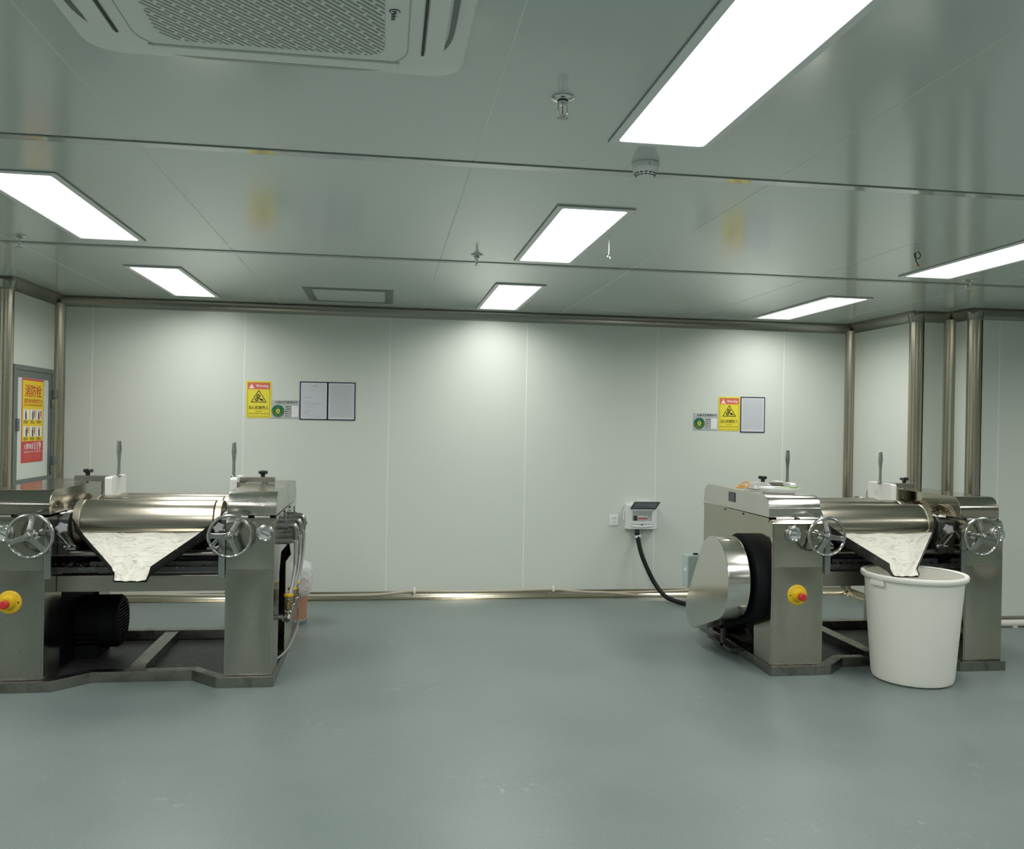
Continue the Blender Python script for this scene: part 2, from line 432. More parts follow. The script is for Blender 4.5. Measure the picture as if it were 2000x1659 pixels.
panel_wall('wall_front', 'y', YF, -1, [XLF, -3.5, -2.345, -1.19, -.035, 1.12, 2.275, 3.43, 4.585, 5.74, 6.895, XRF])

# coved aluminium trims
def corner_arc(px, py, dx, dy, r, n=8):
    """concave quarter cove in an inner corner at (px,py); room lies towards (dx,dy)"""
    cx, cy = px + dx * r, py + dy * r
    pts = []
    for i in range(n + 1):
        a = math.pi / 2 * i / n
        pts.append((cx - dx * r * math.cos(a), cy - dy * r * math.sin(a)))
    return [(px - dx * .002, py - dy * .002)] + pts[::-1]
tn = [10]
def trim(mb, m='aluminium', **k):
    tn[0] += 1
    return struct(mb.build('trim_%d' % tn[0], m, **k))
RC = 0.062
# plan of the visible wall line; 'in' = inner corner, 'out' = outer corner
plan = [(XLF, YL), (XL, YL), (XL, YB), (XR, YB), (XR, Y1), (XR2, Y1), (XR2, Y2), (XRF, Y2)]
def sweep_cove(pts, z, dz, r, n=8):
    """cove swept along the wall line (room on the right-hand side walking from the left): z = ceiling or floor level, dz = -1 or +1"""
    mb = MB(); bm = mb.bm; P = [Vector((p[0], p[1], 0)) for p in pts]; rings = []
    for i, p in enumerate(P):
        d0 = (P[i] - P[i - 1]).normalized() if i > 0 else (P[1] - P[0]).normalized()
        d1 = (P[i + 1] - P[i]).normalized() if i < len(P) - 1 else d0
        n0 = Vector((d0.y, -d0.x, 0)); n1 = Vector((d1.y, -d1.x, 0))
        off = n0 if (n0 - n1).length < 1e-5 else (n0 + n1)
        ring = []
        prof = [(0.001, 0.001)] + [(r - r * math.cos(math.pi / 2 * k / n), r - r * math.sin(math.pi / 2 * k / n)) for k in range(n + 1)]
        for a, b in prof: ring.append(bm.verts.new(p + off * a + Vector((0, 0, z + dz * b))))
        rings.append(ring)
    for A, B in zip(rings[:-1], rings[1:]):
        m = len(A)
        for k in range(m): bm.faces.new((A[k], A[(k + 1) % m], B[(k + 1) % m], B[k]))
    return mb
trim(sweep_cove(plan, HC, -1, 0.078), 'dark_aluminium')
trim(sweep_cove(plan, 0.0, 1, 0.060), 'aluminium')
for (px, py, dx, dy) in ((XL, YB, 1, -1), (XR, YB, -1, -1), (XR2, Y1, -1, -1)):
    trim(MB().prism(corner_arc(px, py, dx, dy, RC), 'z', 0.03, HC - .05))
for (px, py, sx, sy, r) in ((XR, Y1, 1, 1, .052), (XR2, Y2, 1, 1, .052), (XL, YL, -1, 1, .052)):
    cx, cy = px + sx * (r - .0175), py + sy * (r - .0175)
    trim(MB().cyl((cx, cy, 0.0), (cx, cy, HC - .02), r, seg=32))
    # little shoulder where the corner post meets the ceiling cove
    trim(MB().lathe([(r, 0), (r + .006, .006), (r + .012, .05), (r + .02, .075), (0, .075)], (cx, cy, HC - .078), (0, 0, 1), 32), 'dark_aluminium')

# ------------------------------------------------------------------ ceiling lamps
LW, LL = 0.30, 1.24
def make_lamp():
    r = thing('ceiling_light', 'flush ceiling light panel', 'ceiling light')
    MB().ring_prism(rrect(-LW / 2 - .022, LW / 2 + .022, -LL / 2 - .022, LL / 2 + .022, .004, 2), rrect(-LW / 2 + .006, LW / 2 - .006, -LL / 2 + .006, LL / 2 - .006, .012, 2), 'z', -.009, -.001).build('frame', 'lamp_frame', r, bevel=.002, segs=1)
    MB().quad((-LW / 2, -LL / 2, -.0055), (-LW / 2, LL / 2, -.0055), (LW / 2, LL / 2, -.0055), (LW / 2, -LL / 2, -.0055)).build('diffuser', 'lamp_glow', r)
    ld = bpy.data.lights.new('panel_light', 'AREA'); ld.shape = 'RECTANGLE'; ld.size = LW - .012; ld.size_y = LL - .012
    ld.energy = LIGHT_POWER; ld.spread = LIGHT_SPREAD; ld.color = LIGHT_COLOR
    lo = bpy.data.objects.new('panel_light', ld); C.objects.link(lo); lo.parent = r; lo.location = (0, 0, -.0065)
    MB().ring_prism(rrect(-LW / 2 - .0245, LW / 2 + .0245, -LL / 2 - .0245, LL / 2 + .0245, .004, 2), rrect(-LW / 2 - .02, LW / 2 + .02, -LL / 2 - .02, LL / 2 + .02, .004, 2), 'z', -.004, 0).build('edge_gap', 'lamp_gap', r)
    return r
lamp0 = make_lamp()
CX, RX, LX = 0.888, 3.245, -1.457
lamps = [
    (CX, 2.175, 'long white ceiling light panel at upper right, cut by top edge'),
    (CX, 4.315, 'white ceiling light panel beside the small hanging chain, middle of ceiling'),
    (CX, 6.440, 'small-looking ceiling light panel nearest the back wall in middle'),
    (LX, 4.245, 'ceiling light panel cut by the left edge of the picture'),
    (LX, 6.340, 'ceiling light panel near back wall, above and right of hydrant cabinet'),
    (RX, 4.265, 'ceiling light panel cut by right edge, beside the black wire loop'),
    (RX, 6.400, 'ceiling light panel near back wall above the right-hand corner posts')]
spare = [(x, y) for y in (-2.1, 0.04) for x in (LX, CX, RX, 5.60)] + [(LX, 2.175), (RX, 2.175), (5.6, 2.175), (5.6, 4.265), (LX - 2.35, 4.245), (LX - 2.35, 2.175), (LX - 2.35, .04)]
for i, (x, y, lab) in enumerate(lamps):
    o = lamp0 if i == 0 else copy_tree(lamp0)
    o.location = (x, y, HC); tag(o, lab, 'ceiling light', 'ceiling light panels')
for x, y in spare:
    o = copy_tree(lamp0); o.location = (x, y, HC)
    tag(o, 'ceiling light panel outside the picture, beside or behind the viewer', 'ceiling light', 'ceiling light panels out of view')

# ------------------------------------------------------------------ three-roll mill
def sheet(mb, faces, t):
    vs = {}
    fs = []
    for f in faces:
        fs.append(mb.bm.faces.new([vs.setdefault(tuple(p), mb.bm.verts.new(p)) if tuple(p) not in vs else vs[tuple(p)] for p in f]))
    bmesh.ops.solidify(mb.bm, geom=fs, thickness=t)
    return mb
def blob(mb, c, r, flat=0.6, seg=7):
    c = Vector(c); n = 4; prof = []
    for i in range(n + 1):
        a = -math.pi / 2 + math.pi * i / n; prof.append((r * math.cos(a) * random.uniform(.85, 1.15) if 0 < i < n else 0, r * flat * math.sin(a)))
    mb.lathe(prof, c, (random.uniform(-.2, .2), random.uniform(-.2, .2), 1), seg)

def star_knob(name, m, parent, base, axis, r=.027, h=.02, stem=.02):
    mb = MB(); d = Vector(axis).normalized(); u, v = frame_of(d); b = Vector(base)
    mb.cyl(b, b + d * stem, r * .5, seg=14)
    n = 30; bm = mb.bm
    ring = lambda hh, s: [bm.verts.new(b + d * hh + (u * math.cos(2 * math.pi * i / n) + v * math.sin(2 * math.pi * i / n)) * r * s * (1 + .14 * math.cos(5 * 2 * math.pi * i / n))) for i in range(n)]
    R = [ring(stem - .002, .75), ring(stem + h * .2, 1.0), ring(stem + h * .75, 1.0), ring(stem + h, .8)]
    bm.faces.new(R[0][::-1]); bm.faces.new(R[-1])
    for A, B in zip(R[:-1], R[1:]):
        for i in range(n): bm.faces.new((A[i], A[(i + 1) % n], B[(i + 1) % n], B[i]))
    return mb.build(name, m, parent)

def hand_wheel(root, x, z, ang, y=-.075, yface=.03, s=1):
    """s=1: wheel on the front (towards -y); s=-1: on the rear"""
    R = .111; n = 72
    path = [(x + R * math.cos(2 * math.pi * i / n), y, z + R * math.sin(2 * math.pi * i / n)) for i in range(n)]
    def rf(t):
        a = math.degrees(2 * math.pi * t)
        return .0094 + (.0014 * math.cos(math.radians(a * 24)) if 185 < a < 345 else 0)
    wh = MB().tube(path, .009, 10, closed=True, rfun=rf).build('hand_wheel', 'cast_grey', root)
    for k, a in enumerate(ang):
        a = math.radians(a); d = Vector((math.cos(a), 0, math.sin(a))); t = Vector((-math.sin(a), 0, math.cos(a)))
        mb = MB(); bm = mb.bm; rings = []
        for f, wd, dy, th in ((.012, .034, -.012 * s, .016), (.04, .028, -.012 * s, .013), (.075, .026, -.003 * s, .010), (.105, .032, 0, .010)):
            c = Vector((x, y + dy, z)) + d * f
            rings.append([bm.verts.new(c + t * wd / 2 * i + Vector((0, th / 2 * j, 0))) for i, j in ((-1, -1), (1, -1), (1, 1), (-1, 1))])
        for A, B in zip(rings[:-1], rings[1:]):
            for i in range(4): bm.faces.new((A[i], A[(i + 1) % 4], B[(i + 1) % 4], B[i]))
        bm.faces.new(rings[0]); bm.faces.new(rings[-1])
        if k == 0:
            c = Vector((x, y, z)) + d * .094
            mb.lathe([(.005, -.002), (.006, .009), (.0125, .009), (.0125, -.006), (0, -.006)], c, (0, -s, 0), 16)
        mb.build('spoke', 'cast_grey', wh, bevel=.003)
    MB().lathe([(0, .03), (.009, .028), (.013, .022), (.015, .012), (.024, .010), (.026, -.006), (.02, -.02), (0, -.02)], (x, y - .012 * s, z), (0, -s, 0), 24).build('hub', 'cast_grey', wh)
    MB().cyl((x, y, z), (x, yface, z), .013, seg=18).lathe([(.013, 0), (.024, 0), (.026, .03), (.013, .032)], (x, yface, z), (0, -s, 0), 20).build('shaft', 'chrome', wh)
    return wh

def gauge(root, x, z, rot):
    y = .027
    g = MB().lathe([(0, 0), (.049, 0), (.050, .012), (.046, .016), (.038, .018), (.037, .022)], (x, y, z), (0, -1, 0), 32).build('pressure_gauge', 'pipe_zinc', root)
    MB().lathe([(.037, .016), (.038, .032), (.035, .036), (.030, .034), (.029, .026)], (x, y, z), (0, -1, 0), 32).build('bezel', 'chrome', g)
    MB().cyl((x, y - .020, z), (x, y - .026, z), .0295, seg=28).build('dial', 'dial_white', g)
    d = Vector((math.cos(rot), 0, math.sin(rot)))
    MB().obox(Vector((x, y - .0275, z)) - d * .003, d, (0, 1, 0), d.cross(Vector((0, 1, 0))), .042, .0012, .0035).build('needle', 'sign_black', g)
    tk = MB()
    for k in range(11):
        a = math.radians(225 - 27 * k); dd = Vector((math.cos(a), 0, math.sin(a)))
        tk.obox(Vector((x, y - .0265, z)) + dd * .024, dd, (0, 1, 0), dd.cross(Vector((0, 1, 0))), .005, .0008, .0014)
    tk.build('scale_marks', 'sign_black', g)

def hull2(c1, r1, c2, r2, n=20):
    (x1, y1), (x2, y2) = c1, c2
    dx, dy = x2 - x1, y2 - y1; L = math.hypot(dx, dy); base = math.atan2(dy, dx); off = math.acos((r1 - r2) / L)
    pts = []
    a0, a1 = base + off, base + 2 * math.pi - off
    for i in range(n + 1): a = a0 + (a1 - a0) * i / n; pts.append((x1 + r1 * math.cos(a), y1 + r1 * math.sin(a)))
    a0, a1 = base - off, base + off
    for i in range(n + 1): a = a0 + (a1 - a0) * i / n; pts.append((x2 + r2 * math.cos(a), y2 + r2 * math.sin(a)))
    return pts

def front_plate(x0, x1, z0, z1, bulge, nx=8, nz=14):
    """sheet-metal front panel, very slightly crowned like real folded sheet"""
    mb = MB(); bm = mb.bm; g = []
    for j in range(nz + 1):
        row = []
        for i in range(nx + 1):
            u, v = -1 + 2 * i / nx, -1 + 2 * j / nz
            row.append(bm.verts.new((x0 + (x1 - x0) * i / nx, .0275 - bulge * (1 - abs(u) ** 2.5) * (1 - abs(v) ** 2.2), z0 + (z1 - z0) * j / nz)))
        g.append(row)
    for j in range(nz):
        for i in range(nx): bm.faces.new((g[j][i], g[j][i + 1], g[j + 1][i + 1], g[j + 1][i]))
    rim = g[0] + [r_[-1] for r_ in g[1:]] + g[-1][-2::-1] + [r_[0] for r_ in g[-2:0:-1]]
    back = [bm.verts.new((v.co.x, .031, v.co.z)) for v in rim]; n = len(rim)
    for i in range(n): bm.faces.new((rim[i], rim[(i + 1) % n], back[(i + 1) % n], back[i]))
    bm.faces.new(back)
    return mb

LO, LI, RI, RO = -.795, -.465, .465, .725    # outer and inner faces of the two posts

def make_mill(name, label, loc, angs, gauges, covers, is_right, sh=0.0):
    r = thing(name, label, 'roll mill', loc, group='three-roll mills')
    # --- base
    outer = [(-.80, 0), (-.42, 0), (-.26, .16), (.27, .16), (.43, 0), (.735, 0), (.735, 1.2), (-.80, 1.2)]
    inner = [(-.735, .065), (-.447, .065), (-.287, .225), (.297, .225), (.457, .065), (.67, .065), (.67, 1.135), (-.735, 1.135)]
    MB().ring_prism(outer, inner, 'z', 0.0, .058).build('base_frame', 'base_steel', r, bevel=.003)
    MB().prism([(p[0], p[1]) for p in inner], 'z', .008, .022).build('base_pan', 'dark_steel', r)
    MB().box(-.075, .01, .22, 1.14, .022, .078).build('base_bar', 'base_steel', r, bevel=.004)
    MB().box(-.45, .46, 1.02, 1.09, .022, .085).build('base_bar', 'base_steel', r, bevel=.004)
    # --- two side frames with an arched opening
    prof = [(.03, .058), (.265, .058), (.285, .58), (.36, .69), (.82, .69), (.93, .58), (.95, .058), (1.16, .058), (1.16, .925), (.05, .925), (.03, .905)]
    for x0, x1, nm in ((LO, LI, 'l'), (RI, RO, 'r')):
        fm = 'steel' if is_right else 'steel_cool'
        f = MB().prism(prof, 'x', x0, x1).build('side_frame', fm, r, bevel=.004)
        front_plate(x0 + .010, x1 - .010, .6445, .906, .0055).build('upper_plate', fm, f, angle=40)
        front_plate(x0 + .010, x1 - .010, .060, .6425, .008).build('lower_plate', fm, f, angle=40)
        xi = x1 - .03 if nm == 'l' else x0 + .03
        MB().box(xi - .008, xi + .008, .2, 1.0, .04, .72).build('dark_opening_board', 'black_paint_and_shade', f)  # black board added so the arched opening reads as dark inside
        # cover
        cm = covers[0 if nm == 'l' else 1]
        cp = [(.073, .937)] + arc(.16, .98, .087, 180, 90, 8) + arc(1.07, .983, .086, 90, 0, 8) + [(1.156, .937)]
        cv = MB().prism(cp, 'x', x0 - .003, x1 + .003).build('cover', cm, r, bevel=.004)
        xm = (x0 + x1) / 2
        for a, b in ((x0 + .035, xm - .018), (xm + .018, x1 - .03)):
            MB().cyl((a, .058, .931), (b, .058, .931), .0075, seg=12).build('hinge', 'chrome', cv)
        xo = x0 if nm == 'l' else x1; s = -1 if nm == 'l' else 1
        st = MB().box(min(xo, xo + s * .004), max(xo, xo + s * .004), .075, 1.158, .908, .933).build('side_strip', 'steel', f, bevel=.001)
        for yy in (.45, .75):
            MB().cyl((xo + s * .003, yy, .921), (xo + s * .009, yy, .921), .006, seg=10).build('screw', 'black_plastic', st)
    # --- rolls
    for k, (y, z) in enumerate(((.36, .868), (.612, .872), (.862, .866))):
        ro = MB().lathe([(0, -.362), (.126, -.362), (.129, -.358), (.129, .352), (.126, .356), (0, .356)], (0, y, z), (1, 0, 0), 56).build('roll', 'roll_steel', r)
        for a, b in ((-.405, -.364), (.358, .398)):
            MB().lathe([(0, a), (.124, a), (.127, a + .004), (.127, b - .004), (.124, b), (0, b)], (0, y, z), (1, 0, 0), 48).build('roll_end', 'roll_end', ro)
        MB().cyl((-.47, y, z), (.47, y, z), .055, seg=24).build('journal', 'dark_steel', ro)
    # --- bearing blocks, trays, beams between the posts
    for x0, x1 in ((LI, -.412), (.405, RI)):
        MB().prism([(.205, .70), (1.0, .70), (1.0, .90), (.62, .93), (.24, .93), (.205, .90)], 'x', x0, x1).build('bearing_block', 'dark_steel', r, bevel=.006)
    MB().box(LI, RI, .20, .27, .495, .586).build('cross_beam', 'steel_dull', r, bevel=.005)
    MB().box(LI, RI, 1.03, 1.10, .42, .52).build('cross_beam', 'steel_dull', r, bevel=.005)
    MB().box(LI, RI, .20, .212, .61, .632).box(LI, RI, .20, .98, .602, .61).box(LI, RI, .965, .98, .63, .72).build('drip_tray', 'dark_steel', r)
    MB().box(-.455, .455, 1.005, 1.02, .55, .78).build('rear_dark_sheet', 'dark_steel', r)  # dark sheet added for the shaded interior, hides the wall behind
    MB().cyl((LI, .255, .70), (RI, .255, .70), .019, seg=18).build('tie_rod', 'steel_dull', r)
    MB().box(-.30, .42, .225, .26, .622, .66).build('scraper_rail', 'dark_steel', r, bevel=.003)
    MB().cyl((.44, .235, .50), (.44, .235, .42), .008, seg=12).cyl((.44, .235, .47), (.44, .235, .485), .014, seg=6).build('levelling_bolt', 'steel_dull', r)
    for x0, x1 in ((-.464, -.430), (.430, .464)):
        MB().box(x0, x1, .012, .03, .60, .865).build('guide_strip', 'cast_grey', r, bevel=.002)
    for s in (-1, 1):
        star_knob('clamp_knob', 'knob_grey', r, (s * .418, .14, .845), (s * -.15, -.75, .45), .030, .018, .022)
        MB().obox((s * .405, .17, .80), (s * .6, 0, .8), (0, 1, 0), (s * .8, 0, -.6), .10, .03, .016).obox((s * .375, .16, .745), (1, 0, 0), (0, 1, 0), (0, 0, 1), .06, .06, .012).build('clamp_bracket', 'cast_grey', r, bevel=.002)
        MB().cyl((s * .43, .10, .835), (s * .37, .10, .765), .0055, seg=10).build('clamp_pin', 'chrome', r)
    # --- apron (discharge tray)
    T = Vector((0, .238, .826)); Lp = Vector((0, -.08, .597)); d = (Lp - T); nrm = Vector((0, d.z, -d.y)).normalized()
    if nrm.z < 0: nrm = -nrm
    P = lambda x, t, h=0: tuple(Vector((x, 0, 0)) + T + d * t + nrm * h)
    hw = [(0, .385), (.87, .090), (1.0, .083)]
    mb = MB(); sheet(mb, [[P(-hw[i][1], hw[i][0]), P(hw[i][1], hw[i][0]), P(hw[i + 1][1], hw[i + 1][0]), P(-hw[i + 1][1], hw[i + 1][0])] for i in range(2)], .004)
    ap = mb.build('apron', 'steel', r)
    for s in (-1, 1):
        top = [(s * .405, .222, .918), P(s * .290, .30, .078), P(s * .098, .86, .062), P(s * .088, .90, .030), P(s * .085, 1.0, .022)]
        bot = [P(s * .385, 0), P(s * .2835, .30), P(s * .0934, .86), P(s * .0885, .90), P(s * .083, 1.0)]
        mb = MB(); sheet(mb, [[bot[i], top[i], top[i + 1], bot[i + 1]] for i in range(4)], .005 * s)
        mb.build('apron_flange', 'apron_side', ap)
    mb = MB(); bm = mb.bm; nx, ny = 40, 30; g = []
    for j in range(ny + 1):
        t = .012 + .985 * j / ny; h_ = .385 + (.090 - .385) * t / .87 if t < .87 else .090 - (.007) * (t - .87) / .13
        row = []
        for i in range(nx + 1):
            u = -1 + 2 * i / nx; x = u * (h_ - .003)
            e = .0095 + .0022 * math.sin(9 * u + 6 * t + 2 * math.sin(7 * t)) + .002 * random.uniform(-1, 1) + .010 * abs(u) ** 8
            row.append(bm.verts.new(P(x, t, e)))
        g.append(row)
    for j in range(ny):
        for i in range(nx): bm.faces.new((g[j][i], g[j][i + 1], g[j + 1][i + 1], g[j + 1][i]))
    mb.build('paste_film', 'smeared_paste', ap, angle=80)
    MB().obox((0, .226, .838), (1, 0, 0), (0, .9, .45), (0, -.45, .9), .77, .03, .006).build('scraper_blade', 'roll_steel', ap)
    # --- cheeks, clamps, levers
    for s in (-1, 1):
        bx = lambda a, b: sorted((s * a + sh, s * b + sh))
        x0, x1 = bx(.345, .388)
        ck = [(.640, .998), (.685, .985), (.737, .925), (.80, .985), (.935, .995), (.935, 1.098), (.92, 1.108), (.655, 1.108), (.640, 1.098)]
        MB().prism(ck, 'x', x0, x1).build('hopper_cheek', 'nylon', r, bevel=.004)
        x0, x1 = bx(.389, .402)
        MB().box(x0, x1, .63, .91, .99, 1.085).build('cheek_plate', 'steel', r, bevel=.002)
        x0, x1 = bx(.355, .60)
        arm = MB().box(x0, x1, .755, .785, 1.072, 1.108).build('clamp_arm', 'steel_dull', r, bevel=.003)
        MB().cyl((s * .54 + sh, .77, 1.06), (s * .54 + sh, .77, 1.08), .02, seg=16).build('clamp_foot', 'steel_dull', arm)
        star_knob('knob', 'black_plastic', arm, (s * .525 + sh, .77, 1.108), (0, 0, 1))
        MB().lathe([(0, 0), (.017, 0), (.017, .012), (.010, .016), (.010, .03), (.009, .10), (.014, .155), (.0155, .165), (.0115, .222), (.008, .226), (0, .226)], (s * .345 + sh, .775, 1.100), (0, 0, 1), 10).build('lever_handle', 'cast_grey', arm)
        MB().cyl((s * .375 + sh, .74, 1.085), (s * .375 + sh, .80, 1.085), .014, seg=14).build('pivot', 'cast_grey', arm)
    # --- controls on the front
    for s, a in zip((-1, 1), angs): hand_wheel(r, s * .503, .842, a)
    for s in (-1, 1): hand_wheel(r, s * .47, .852, (20, 140, 260), y=1.275, yface=1.16, s=-1)
    for x, a in zip((-.668, .675), gauges): gauge(r, x, .842, math.radians(a))
    es = MB().lathe([(0, 0), (.062, 0), (.062, .008), (.058, .013), (.040, .018), (.032, .04), (.030, .052), (0, .052)], (-.635, .027, .478), (0, -1, 0), 32).build('emergency_stop', 'yellow_plastic', r)
    MB().lathe([(.018, .05), (.018, .058), (.0215, .060), (.022, .084), (.018, .089), (0, .09)], (-.635, .027, .478), (0, -1, 0), 24).build('button', 'red_plastic', es)
    for s in (-1, 1): MB().cyl((-.635 + s * .047, .016, .478), (-.635 + s * .047, .010, .478), .0045, seg=8).build('screw', 'black_plastic', es)
    # --- motor under the rolls
    mt = MB().cyl((-.62, .70, .225), (-.34, .70, .225), .142, seg=36)
    for k in range(24):
        a = 2 * math.pi * k / 24; dd = Vector((0, math.cos(a), math.sin(a)))
        mt.obox(Vector((-.47, .70, .225)) + dd * .147, (1, 0, 0), dd, dd.cross(Vector((1, 0, 0))), .25, .02, .006)
    mt.box(-.56, -.36, .58, .82, .022, .10)
    mo = mt.build('motor', 'black_paint_and_shade', r)
    MB().lathe([(.158, -.35), (.158, -.27), (.145, -.252), (.115, -.248), (.113, -.258), (0, -.258)], (0, .70, .225), (1, 0, 0), 36).build('fan_cover', 'black_paint_and_shade', mo)
    gr = MB()
    for k in range(11):
        z = -.1 + .02 * k; h_ = math.sqrt(max(.0004, .115 ** 2 - z * z)); gr.box(-.256, -.247, .70 - h_, .70 + h_, .225 + z - .003, .225 + z + .003)
    gr.build('fan_grille', 'black_rubber', mo)
    # --- belt guard on the drive side
    c1, r1, c2, r2 = (.335, .530), .262, (.69, .258), .125
    bg = MB().prism(hull2(c1, r1, c2, r2, 28), 'x', -1.045, -.905).build('belt_guard', 'steel_bright', r, bevel=.006, angle=25)
    MB().prism(hull2(c1, r1 + .016, c2, r2 + .01, 28), 'x', -.87, LO).build('pulley_drum_and_void', 'black_paint_and_shade', r, angle=25)  # black hull: pulley drum plus the shaded opening, painted as one solid
    MB().cyl((-.905, *c1), (-.87, *c1), .05, seg=20).cyl((-.905, *c2), (-.87, *c2), .035, seg=20).build('pulley_shaft', 'dark_steel', r)
    lt = MB().lathe([(0, 0), (.014, 0), (.017, .012), (.014, .03), (.008, .036), (0, .036)], (-.83, .115, .605), (0, 0, 1), 14).cyl((-.795, .115, .615), (-.83, .115, .615), .011, seg=12).build('guard_latch', 'pipe_zinc', r)
    MB().box(-.838, -.83, .10, .106, .515, .60).box(-.838, -.83, .124, .130, .515, .60).build('latch_rod', 'chrome', lt)
    MB().obox((-.86, .60, .10), (1, 0, 0), (0, 1, 0), (0, 0, 1), .02, .04, .14).box(-.87, -.80, .45, .85, .03, .05).build('guard_bracket', 'dark_steel', r)
    # --- name plate
    npl = MB().box(-.8005, -.797, .585, .695, .982, 1.045).build('name_plate', 'black_plastic', r, bevel=.0008)
    ln = MB()
    for k in range(5): ln.box(-.8012, -.8003, .60, .68 - .012 * (k % 2), .990 + .0105 * k, .9925 + .0105 * k)
    ln.build('plate_lines', 'line_grey', npl)
    # --- cooling water pipes on the outer side of the right post
    for k, y in enumerate((.36, .612, .862)):
        un = MB().cyl((RO, y, .85), (.765, y, .85), .026, seg=18).cyl((.745, y, .85), (.752, y, .85), .034, seg=18).build('rotary_union', 'pipe_zinc', r)
        MB().box(.742, .750, y - .012, y + .012, .86, .915).build('union_lever', 'pipe_zinc', un, bevel=.002)
        MB().tube(smooth_path([(.755, y, .85), (.785, y, .851), (.803, y, .838), (.807, y, .80)], 4), .019, 14).cyl((.807, y, .815), (.807, y, .793), .023, seg=8).cyl((.807, y, .795), (.807, y, .765), .014, seg=12).build('elbow', 'pipe_zinc', un)
        MB().cyl((RO, y - .03, .762), (.775, y - .03, .762), .021, seg=16).cyl((.775, y - .03, .762), (.80, y - .03, .762), .013, seg=12).cyl((.778, y - .03, .762), (.786, y - .03, .762), .019, seg=6).build('return_stub', 'pipe_zinc', un)
        yv = .22 + .2 * k
        MB().tube(smooth_path([(.807, y, .775), (.812, y - .01, .68), (.808, (y + yv) / 2, .56), (.79, yv, .455)], 8), .0095, 10).build('water_hose', 'hose_grey', un)
        MB().tube(smooth_path([(.80, y - .03, .762), (.808, y - .03, .74), (.808, y - .04, .62), (.80, (y + yv) / 2 + .05, .50), (.785, yv + .06, .41)], 8), .008, 10).build('water_hose', 'hose_grey', un)
        va = MB().lathe([(0, -.05), (.016, -.05), (.016, -.03), (.021, -.028), (.021, .02), (.016, .024), (.016, .05), (0, .05)], (.786, yv, .405), (0, .12, 1), 14).build('valve', 'brass', r)
        MB().lathe([(0, .046), (.020, .046), (.027, .052), (.027, .062), (.018, .066), (0, .066)], (.786, yv, .405), (0, .12, 1), 10).build('valve_collar', 'yellow_plastic', va)
        MB().lathe([(.02, -.032), (.022, -.034), (.022, -.04), (.02, -.042)], (.786, yv, .405), (0, .12, 1), 14).lathe([(.016, .03), (.0195, .032), (.0195, .038), (.016, .04)], (.786, yv, .405), (0, .12, 1), 14).build('valve_ring', 'chrome', va)
        MB().tube(smooth_path([(.80, yv + .01, .40), (.815, yv + .02, .385), (.818, yv + .03, .34)], 4), .004, 8).build('valve_lever', 'hose_grey', va)
    MB().tube(smooth_path([(.78, .19, .325), (.785, .215, .345), (.786, .22, .36)], 4), .02, 12).cyl((.77, .2, .33), (.77, .68, .33), .017, seg=14).cyl((.77, .25, .33), (RO, .25, .33), .015, seg=12).cyl((.77, .65, .33), (RO, .65, .33), .015, seg=12).build('manifold_pipe', 'pipe_zinc', r)
    MB().box(.7255, .731, .57, .93, .058, .60).build('rear_leg_plate', 'steel', r, bevel=.002)
    MB().tube(smooth_path([(.80, .62, .41), (.80, .68, .33), (.795, .70, .18), (.755, .55, .075), (.715, .30, .072)], 8), .007, 10).build('drain_hose', 'hose_grey', r)
    # --- paste crumbs left on the ledges
    mb = MB()
    for s in (-1, 1):
        for k in range(26): blob(mb, (s * random.uniform(.415, .46), random.uniform(.21, .45), .93), random.uniform(.005, .013))
        for k in range(12): blob(mb, (s * random.uniform(.36, .42), random.uniform(.12, .2), random.uniform(.752, .757)), random.uniform(.003, .006))
        for k in range(22): blob(mb, (s * random.uniform(.34, .5), random.uniform(.09, .2), .0245 if False else .026), random.uniform(.003, .009))
    tag(mb.build('paste_crumbs', 'paste', r), 'white paste crumbs on the ledges', kind='stuff')
    mb = MB()
    for k in range(170): blob(mb, (random.uniform(-.45, .45), random.uniform(.212, .33), .622 + .022 * random.random()), random.uniform(.006, .013))
    tag(mb.build('tray_sludge', 'apron_side', r), 'dark lumpy sludge in the drip tray', kind='stuff')
    mb = MB()
    for s, xx in ((-1, LI + .004), (1, RI - .004)):
        for k in range(90):
            yy = random.uniform(.12, .95); zz = .945 + abs(random.gauss(0, .035))
            if zz < 1.05: mb.lathe([(0, -.0006), (random.uniform(.0012, .003), 0), (0, .0012)], (xx, yy, zz), (-s, 0, 0), 5)
    tag(mb.build('paste_spatter', 'paste', r), 'white spatter on the inner cover faces', kind='stuff')
    return r

mill_l = make_mill('three_roll_mill', 'stainless three-roll mill cut by the left edge, water hoses on its side', (-1.322, 4.93, 0),
                   ((85, 200, 312), (62, 180, 292)), (150, 155), ('steel_cool', 'steel_spatter'), False, .032)
mill_r = make_mill('three_roll_mill', 'stainless three-roll mill with polished belt guard behind white tub', (3.095, 4.895, 0),
                   ((-8, 100, 245), (100, 345, 235)), (0, 5), ('steel_bright', 'steel'), True)
cb = MB().box(-.965, -.825, 1.01, 1.13, .335, .565).build('control_box', 'control_grey', mill_r, bevel=.010)
MB().box(-.97, -.962, 1.035, 1.06, .45, .475).build('label_mark', 'sign_white', cb)
MB().cyl((-.89, 1.06, .565), (-.89, 1.06, .575), .018, seg=14).build('cable_gland', 'black_rubber', cb)
MB().box(-.83, -.79, 1.04, 1.10, .40, .50).build('bracket', 'steel_dull', cb)

